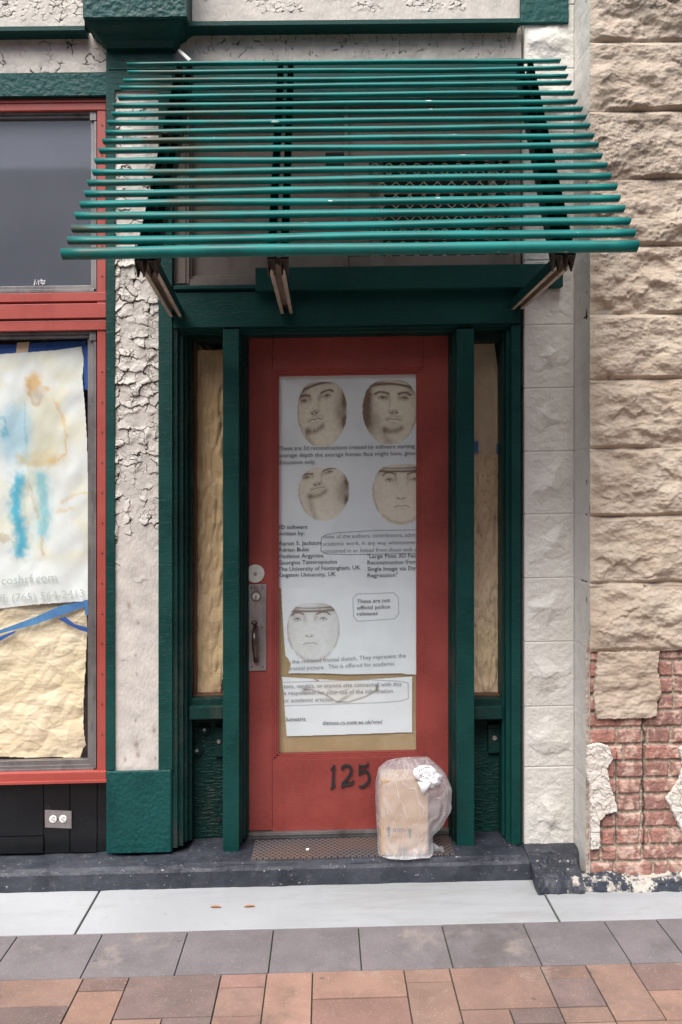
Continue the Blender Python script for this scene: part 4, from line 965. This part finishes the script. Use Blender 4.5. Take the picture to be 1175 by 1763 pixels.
pc = hgrid('poster', 484, 711, 1162, 1267, .55, .189, wav(.0009, 50, 50, 8), 'poster', None, posterC, mask=inpoly([(485.5,1163),(545,1168),(600,1172),(650,1170),(710,1167),(710,1263),(600,1264.5),(494,1265.5),(491,1225),(489,1190)]), label='short white poster strip ending in a web address, lowest on the door glass', cat='poster')
def texts(par, mat, rows, Y, bold):
    for (t, x, y, w_, h_, *r_) in rows:
        mb = MB(); mb.text(t, x, y, w_, h_, Y, bold, r_[0] if r_ else 0); mb.build('printed_text', mat, par)
TY = .1842
texts(pa, 'ink', [("These are 3d reconstructions created by software starting", 480, 775.5, 234, 7.2), ("average depth the average human face might have, given", 480, 787.5, 238, 7.2), ("discussion only.", 480, 799.5, 64, 7.2)], TY, 0)
texts(pa, 'ink', [("3D software", 479.5, 911, 50, 7), ("written by:", 479.5, 922, 45, 7), ("Aaron S. Jackson", 479.5, 939, 73, 7), ("Adrian Bulat", 479.5, 950, 53, 7), ("Vasileios Argyriou", 479.5, 961, 77, 7), ("Georgios Tzimiropoulos", 479.5, 972, 101, 7), ("The University of Nottingham, UK", 479.5, 983, 141, 7), ("Kingston University, UK", 479.5, 993.5, 99, 7),
    ('"Large Pose 3D Face', 632.5, 961, 89, 7), ("Reconstruction from", 633, 972, 85, 7), ("Single Image via Dire", 633, 983, 89, 7), ('Regression"', 633, 994, 52, 7)], TY, .006)
texts(pa, 'inkfaint', [("none of the authors, contributors, admini", 557, 927, 166, 7), ("academic work, in any way whatsoever, i", 556, 939.5, 167, 7), ("contained in or linked from these web pa", 556, 952, 167, 7)], TY, 0)
texts(pb, 'inkfaint', [("the released frontal sketch. They represent the", 503, 1142.5, 196, 7, .035), ("frontal picture.  This is offered for academic", 498, 1154.5, 182, 7, .03), ], TY+.0005, 0)
texts(pb, 'ink', [("These are not", 615, 1038.5, 57, 6.5, .02), ("official police", 615, 1049.5, 57, 6.5, .02), ("releases", 615, 1060, 36, 6.5, .02)], TY+.0005, .006)
texts(pc, 'inkfaint', [("tors, vandals, or anyone else connected with this", 488.5, 1185, 203, 7), ("e responsible for your use of the information", 489, 1196.5, 188, 7), ("or academic articles.", 489, 1209, 85, 7)], TY, .004)
texts(pc, 'ink', [("lumetric", 493, 1241.5, 34, 6.5), ("demos.cs.nott.ac.uk/vrn/", 556, 1248, 103, 6.8)], TY, .008)
# sidelight papers
def crease(X, Y, s_, a=1.):
    r = 0
    for q, (fx, fy, k) in enumerate(((38,70,16),(60,34,20),(24,48,12))): r = r+np.exp(-np.abs(pn((X+.5*Y*(q-1))/fx, (Y-.4*X*(q-1))/fy, s_+q*7))*k)/(1+.5*q)
    return a*r
crump = lambda amp, s_, fx=24, fy=60: (lambda X, Y: amp*(.7*fbm(X/fx, Y/fy, s_, 2)+.9*np.abs(pn((X+Y*.12)/(fx*.7), (Y-X*.6)/(fy*1.2), s_+5)))+crease(X, Y, s_, .002))
hgrid('masking_paper', 337, 386, 603, 1198, 1.2, .187, crump(.016, 21, 18, 45), 'kraft', None, None, mask=inpoly([(338,603),(386,602),(386,1150),(380,1190),(374,1198),(352,1194),(338,1196),(338,1100),(341,900)]), label='long strip of crumpled brown paper behind the sidelight left of the door', cat='paper')
hgrid('masking_paper', 815, 866, 584, 786, 1.0, .190, crump(.005, 25, 22, 40), 'kraft_pale', None, None, mask=inpoly([(815,584),(851,585),(856,628),(861,660),(865,700),(865,786),(815,786)]), label='pale paper with a slanted right edge high in the sidelight right of the door', cat='paper')
hgrid('masking_paper', 815, 866, 782, 1198, 1.0, .186, crump(.012, 27, 16, 34), 'kraft_line', None, None, mask=inpoly([(815,782),(865,784),(866,980),(863,1050),(862,1196),(815,1193)]), label='water marked brown paper filling the lower part of the sidelight right of the door', cat='paper')
def tape(pts, Y, mat, label, ref=None):
    mb = MB(); mb.pprism(pts, Y, Y+.0006, 0, ref); return mb.build('tape_strip', mat, label=label, cat='tape')
tape([(817,760),(824,759),(824,779),(817,778)], .178, 'tape', 'small blue tape tab on the left edge of the paper in the right sidelight')
tape([(855,764),(865,760),(865,783),(855,781)], .178, 'tape', 'blue tape square on the right edge of the paper in the right sidelight')
# shop window papers
def wpost(X, Y):
    k0 = np.array((.76,.81,.80))*(1+.05*fbm(X/60, Y/80, 3, 3))[..., None]+0*X[..., None]
    def mixc(k0, a, c): a = np.clip(a, 0, 1)[..., None]; return k0*(1-a)+np.array(c)*a
    X = X+3.5*fbm(X/9, Y/12, 9, 3); Y = Y+3.5*fbm(X/9+5, Y/12, 19, 3)
    yl = np.clip(.35+1.3*fbm(X/70+3, Y/55, 14, 3), 0, 1)*(1-ss(960, 985, Y)); k0 = mixc(k0, yl*.5, (.72,.70,.46))
    k0 = mixc(k0, blob(X, Y, 72, 755, 42, 62, 0, 2)*.75, (.62,.62,.47))
    k0 = mixc(k0, blob(X, Y, 26, 745, 30, 55, .1, 2.5)*.95, (.40,.60,.70)); k0 = mixc(k0, blob(X, Y, 10, 730, 18, 30, 0, 2)*.4, (.45,.62,.72))
    k0 = mixc(k0, blob(X, Y, 45, 790, 10, 16)*.5, (.22,.58,.72)); k0 = mixc(k0, blob(X, Y, 8, 745, 8, 10)*.7, (.15,.45,.58))
    k0 = mixc(k0, blob(X, Y, 57, 658, 15, 19, .2, 2)*.9, (.70,.46,.18)); k0 = mixc(k0, blob(X, Y, 74, 790, 45, 16, 0, 2)*.45, (.58,.44,.22)); k0 = mixc(k0, blob(X, Y, 66, 680, 14, 14)*.6, (.42,.33,.28)); k0 = mixc(k0, blob(X, Y, 80, 670, 6, 4)*.7, (.65,.40,.16)); k0 = mixc(k0, stroke(X, Y, [(50,655),(52,672),(55,690),(62,698),(70,685)], 2.5)*.5, (.50,.34,.2))
    k0 = mixc(k0, stroke(X, Y, [(95,690),(108,720),(113,750),(113,780),(100,795),(84,792)], 2.2)*.6, (.68,.45,.18)); k0 = mixc(k0, stroke(X, Y, [(28,785),(45,795),(70,800),(95,790)], 5)*.45, (.55,.42,.2))
    k0 = mixc(k0, stroke(X, Y, [(43,690),(42,730),(46,770)], 1.5)*.5, (.2,.45,.52)); k0 = mixc(k0, stroke(X, Y, [(0,720),(8,715),(12,745),(3,752)], 1.4)*.6, (.15,.4,.5))
    k0 = mixc(k0, np.clip(stroke(X, Y, [(34,825),(28,850),(26,880),(34,905),(38,930),(34,950)], 12+5*pn(X/8, Y/8, 6))*1.0, 0, 1)*.9, (.02,.40,.58))
    k0 = mixc(k0, np.clip(stroke(X, Y, [(70,820),(75,850),(76,890),(74,915)], 12)*1.0, 0, 1)*.7, (.10,.48,.56)); k0 = mixc(k0, stroke(X, Y, [(72,925),(73,955)], 3)*.6, (.55,.40,.2))
    k0 = mixc(k0, stroke(X, Y, [(48,830),(58,860),(66,890)], 3)*.45, (.55,.42,.22)); k0 = mixc(k0, blob(X, Y, 4, 925, 16, 8, 0, 3)*.55, (.45,.36,.22))
    k0 = mixc(k0, stroke(X, Y, [(105,865),(130,852),(150,848)], 3)*.5, (.70,.50,.2)); k0 = mixc(k0, stroke(X, Y, [(98,880),(125,877)], 3)*.45, (.70,.50,.2)); k0 = mixc(k0, stroke(X, Y, [(20,962),(45,964),(80,960)], 4)*.25, (.65,.58,.35))
    return k0
wp = hgrid('poster', -90, 158, 596, 1048, .8, .095, lambda X, Y: .0065*fbm((X+Y*.5)/55, (Y-X*.9)/110, 31, 2)+.0006*fbm(X/25, Y/30, 32, 2)-.002, 'poster', None, wpost, mask=inpoly([(-90,612),(0,608),(95,603),(140,597),(144,620),(142,650),(146,700),(150,760),(152,850),(152,1036),(60,1040),(0,1046),(-90,1048)]), label='large wavy poster of a faint watercolour walking figure in the shop window', cat='poster', ref=90)
mb = MB(); mb.text("coshrf.com", 3, 1007, 94, 15, .0835, .0, .05); mb.build('printed_text', 'inkweb', wp); mb = MB(); mb.text("ff: (765) 564-2413", 0, 1037, 144, 13.5, .0835, -.003, .045); mb.build('printed_text', 'inkweb', wp)
def wk(X, Y):
    return crease(X, Y, 61, .0022)+.006*fbm((X+.3*Y)/60, (Y-.2*X)/40, 41, 2)+.012*np.abs(pn((X-Y*.4)/60, (Y+X*.5)/45, 42))+.0009*fbm(X/26, Y/5.5, 43, 2)+.004*np.abs(pn((X+Y)/26, (Y-X)/50, 45))
hgrid('masking_paper', -90, 152, 1030, 1308, 1.0, .118, wk, 'kraft_yellow', None, None, mask=inpoly([(-90,1030),(151,1036),(151,1086),(149,1130),(146,1190),(144,1240),(148,1284),(143,1290),(139,1305),(100,1303),(50,1303),(10,1300),(-90,1303)]), label='crumpled yellow masking paper in the lower shop window under the poster', cat='paper', ref=90)
tape([(-90,1104),(0,1083),(60,1062),(105,1043),(152,1035),(152,1044),(110,1058),(60,1075),(0,1089),(-90,1120)], .0915, 'tape', 'long light blue tape strip slanting across the masking paper', 90)
tape([(-90,1125),(0,1094),(28,1084),(26,1088),(2,1101),(-90,1140)], .0905, 'tape_dark', 'dark blue tape end at the lower left of the slanting strip', 90)
tape([(100,1065),(112,1062),(128,1075),(152,1082),(152,1090),(138,1086),(118,1076)], .0895, 'tape_dark', 'short twisted dark blue tape below the right end of the slanting strip', 90)
tape([(-90,592),(30,592),(100,588),(148,588),(148,602),(100,608),(30,612),(-90,616)], .104, 'tape_dark', 'dark blue tape along the top of the watercolour poster', 90)
tape([(140,598),(153,594),(153,672),(146,672)], .103, 'tape_dark', 'upright dark blue tape at the right edge of the watercolour poster', 90)
tape([(145,1034),(152,1034),(152,1060),(147,1060)], .0885, 'tape', 'short upright blue tape tab at the lower right corner of the poster', 90)
tape([(30,589),(51,588),(47,612),(27,613)], .1025, 'kraft_pale', 'grey tape piece crossing the blue tape above the poster', 90)

# ================================================================== OUTLET
OT = root('electrical_outlet', (LX(101, .03), .04, LZ(101, 1427, .03)), 'steel plated double power socket mounted sideways on the black panel', 'outlet')
mb = MB(); zc_ = lambda a, b: (LX(a, .036), LZ(101, b, .036))
mb.prism([zc_(77.5,1394.5), zc_(123.5,1397.5), zc_(123.5,1427), zc_(78,1424)], .036, .042); mb.build('cover_plate', 'steel', OT)
for cx in (91.5, 108.5):
    mb = MB(); mb.cyl(LX(cx, .033), LZ(101, 1410.5, .033), .0165, .032, .037, 26, 0, .002)
    for (dx, dy, a, b) in ((-1, -2.5, 3.2, .8), (-1, 2.5, 3.2, .8), (-4, .3, 1.6, 1.6)):
        mb.pbox(cx+1.5+dx-a/2+1, 1410.5+dy-b/2, cx+1.5+dx+a/2+1, 1410.5+dy+b/2, .0312, .0325, 0, 1)
    mb.build('receptacle', ['white', 'void'], OT)
mb = MB(); mb.cyl(LX(100, .033), LZ(101, 1410.5, .033), .0035, .0335, .037, 10, 0, .0006); mb.build('screw', 'screw', OT)

# ================================================================== BAG AND BOX
zs_ = .0985
bx0, bx1 = LX(657, -.10), LX(737.5, -.10); zb = zs_+.004; zt_ = LZ(697, 1343, -.10)
BXR = root('cardboard_box', ((bx0+bx1)/2, -.03, zb), 'tall brown cardboard box inside the clear plastic bag', 'box')
mb = MB(); mb.box(bx0, bx1, -.10, .055, zb, zt_, .0025); mb.box(bx0+.002, bx1-.002, -.1008, -.0995, zt_-.028, zt_-.0265, 0)
mb.build('carton', 'card', BXR)
mb = MB()
def arr(cx, cy, h_, tw):
    mb.pprism([(cx, cy-h_/2), (cx+tw, cy-h_/2+6), (cx+1.8, cy-h_/2+6), (cx+1.8, cy+h_/2), (cx-1.8, cy+h_/2), (cx-1.8, cy-h_/2+6), (cx-tw, cy-h_/2+6)], -.1012, -.1004, 0, cx)
arr(669.7, 1431, 18, 4.2); arr(706, 1433, 18, 4.2); mb.text("KEYSTO", 676.5, 1432, 22, 5.5, -.1011, .02, -.04)
for q in range(7): mb.pbox(686+q*2.6, 1459, 687.2+q*2.6, 1470, -.1011, -.1004, 0)
mb.build('carton_print', 'boxink', BXR)
BG = root('plastic_bag', (LX(700, -.03), -.03, zs_), 'knotted translucent plastic bag standing around a box on the door step', 'bag')
rings = [(1486,655,739,-.135,.07),(1483,653,745,-.138,.08),(1470,653,746,-.125,.08),(1455,652,742,-.12,.08),(1440,652,748,-.122,.09),(1425,651,764,-.125,.10),(1405,650,773,-.13,.11),(1385,650,777,-.13,.115),(1366,650,776,-.128,.11),(1350,652,770,-.12,.10),(1338,656,762,-.10,.085),(1328,663,752,-.08,.06),(1321,675,744,-.06,.03),(1317,694,740,-.045,.01),(1315,708,736,-.035,-.005)]
NA = 96; v = []; ks = 5
def ringat(t):
    i = min(int(t), len(rings)-2); f_ = t-i; return [a*(1-f_)+b*f_ for a, b in zip(rings[i], rings[i+1])]
RN = (len(rings)-1)*ks+1
for r_ in range(RN):
    y, a, b, Yf, Yk = ringat(r_/ks); xL = LX(a, -.10); xR = LX(b, -.03); z = max(zs_+.001, LZ(697, y, -.10)); cxm = (xL+xR)/2; cym = (Yf+Yk)/2
    for k in range(NA):
        t = k*2*math.pi/NA; c = math.copysign(abs(math.cos(t))**.62, math.cos(t)); s_ = math.copysign(abs(math.sin(t))**.62, math.sin(t))
        d = 1+.0*t; fold = float(.035*pn(k*.28, r_*.09, 3)+.10*abs(float(pn(k*.16+r_*.05, r_*.11, 9)))-.03+.05*abs(float(pn(k*.4-r_*.12, r_*.05, 19))))
        q = (xR-xL)/2*c*(1+fold*(.5 if c < 0 else 1)); v.append((cxm+q, cym+(Yk-Yf)/2*s_*(1+fold*1.3), z+.004*float(pn(k*.2, r_*.2, 5))*(r_ > 4)))
f = [[r_*NA+k, r_*NA+(k+1) % NA, (r_+1)*NA+(k+1) % NA, (r_+1)*NA+k] for r_ in range(RN-1) for k in range(NA)]
f += [list(range(NA))[::-1], [(RN-1)*NA+k for k in range(NA)]]
mkobj('bag_film', v, f, 'bag', BG, None, True)
# spread hem at the lower right
hp = [(738,1450),(748,1452),(757,1460),(764,1476),(757,1480),(744,1479),(736,1484)]
v = []; n_ = len(hp)
for (a, b) in hp: v.append((LX(a, -.06), -.075+.02*random.random(), max(zs_+.001, LZ(740, b, -.06))))
for (a, b) in hp: v.append((LX(a, -.02), -.02+.02*random.random(), max(zs_+.001, LZ(740, b, -.02))))
mkobj('bag_hem', v, [list(range(n_)), list(range(2*n_-1, n_-1, -1))]+[[i, i+n_, (i+1) % n_+n_, (i+1) % n_] for i in range(n_)], 'bag', BG)
bm = bmesh.new(); bmesh.ops.create_icosphere(bm, subdivisions=5, radius=1)
kx, kz = LX(739, -.12), LZ(739, 1339, -.12)
for vv in bm.verts:
    d = 1+.22*float(pn(vv.co.x*2.2+vv.co.y, vv.co.z*2.2, 4))+.09*abs(float(pn(vv.co.x*6, vv.co.z*6+vv.co.y*3, 6)))
    vv.co = (kx+vv.co.x*.050*d+.010*vv.co.z*0, -.105+vv.co.y*.035*d, kz+vv.co.z*.044*d-.012*vv.co.x)
mb = MB(); mb.frombm(bm)
bm = bmesh.new(); bmesh.ops.create_icosphere(bm, subdivisions=4, radius=1)
for vv in bm.verts:
    d = 1+.25*float(pn(vv.co.x*2+vv.co.y, vv.co.z*2.5, 14)); vv.co = (LX(722, -.12)+vv.co.x*.024*d, -.115+vv.co.y*.022, LZ(722, 1332, -.12)+vv.co.z*.026*d)
mb.frombm(bm)
mb.tube([(LX(731, -.13), -.135, LZ(731, 1346, -.13)), (LX(730, -.13), -.14, LZ(730, 1356, -.13)), (LX(728, -.13), -.138, LZ(728, 1367, -.13))], [.030,.017,.002], 12, 0, .5)
mb.build('knot', 'knot', BG, True)
mb = MB()
for (x, y, w_, h_, r_) in ((722,1326,1.8,2.2,.3),(725,1324,1.8,2.2,.3),(728,1322.5,1.8,2.2,.2),(732,1321,1.8,2,.1),(735,1320.5,1.8,2,.0),(738,1320.5,1.8,2,.0),(723,1334,1.8,2,0),(726,1335,1.8,2,0),(729,1336,1.8,2,0),(733,1337.5,1.8,2,0),(736,1339,1.8,2,0)):
    mb.pbox(x, y, x+w_, y+h_, -.150, -.1495, 0)
mb.build('film_print', 'boxink', BG)

# ================================================================== SMALL THINGS ON THE GROUND
def leaf(px, py, lab, ang, ln=.022):
    x, y = G(px, py); mb = MB(); n = 9; v = []
    for i in range(n):
        t = i/(n-1); w_ = .0045*math.sin(math.pi*min(1, t*1.05))**.6+.0006
        X = (t-.5)*2*ln; zz = .002+.003*math.sin(t*3.1)
        for s_ in (-1, 1):
            a, b = X, s_*w_; v.append((x+a*math.cos(ang)-b*math.sin(ang), y+a*math.sin(ang)+b*math.cos(ang), zz+.0015*(s_ == 1)))
    f = [[2*i, 2*i+2, 2*i+3, 2*i+1] for i in range(n-1)]; m = len(v); v2 = [(a, b, c+.0012) for a, b, c in v]
    mb.add(v+v2, f+[[m+q for q in r[::-1]] for r in f]); mb.build('dry_leaf', 'leaf', label=lab, cat='leaf', group='dry leaves on the pale pavement')
leaf(372, 1563, 'left of two small orange dry leaves on the pale pavement', -.1); leaf(430, 1562, 'right of two small orange dry leaves on the pale pavement', .05)
bm = bmesh.new(); bmesh.ops.create_icosphere(bm, subdivisions=3, radius=1); px_, py_ = G(530, 1465, .099)
for vv in bm.verts: vv.co = (px_+vv.co.x*.0075*(1+.2*math.sin(vv.co.z*3)), py_+vv.co.y*.007, .1045+vv.co.z*.006*(1+.15*math.sin(vv.co.x*4)))
mb = MB(); mb.frombm(bm); mb.build('pebble', 'pebble', smooth=True, label='single pale pebble lying on the rusty tread plate', cat='pebble')
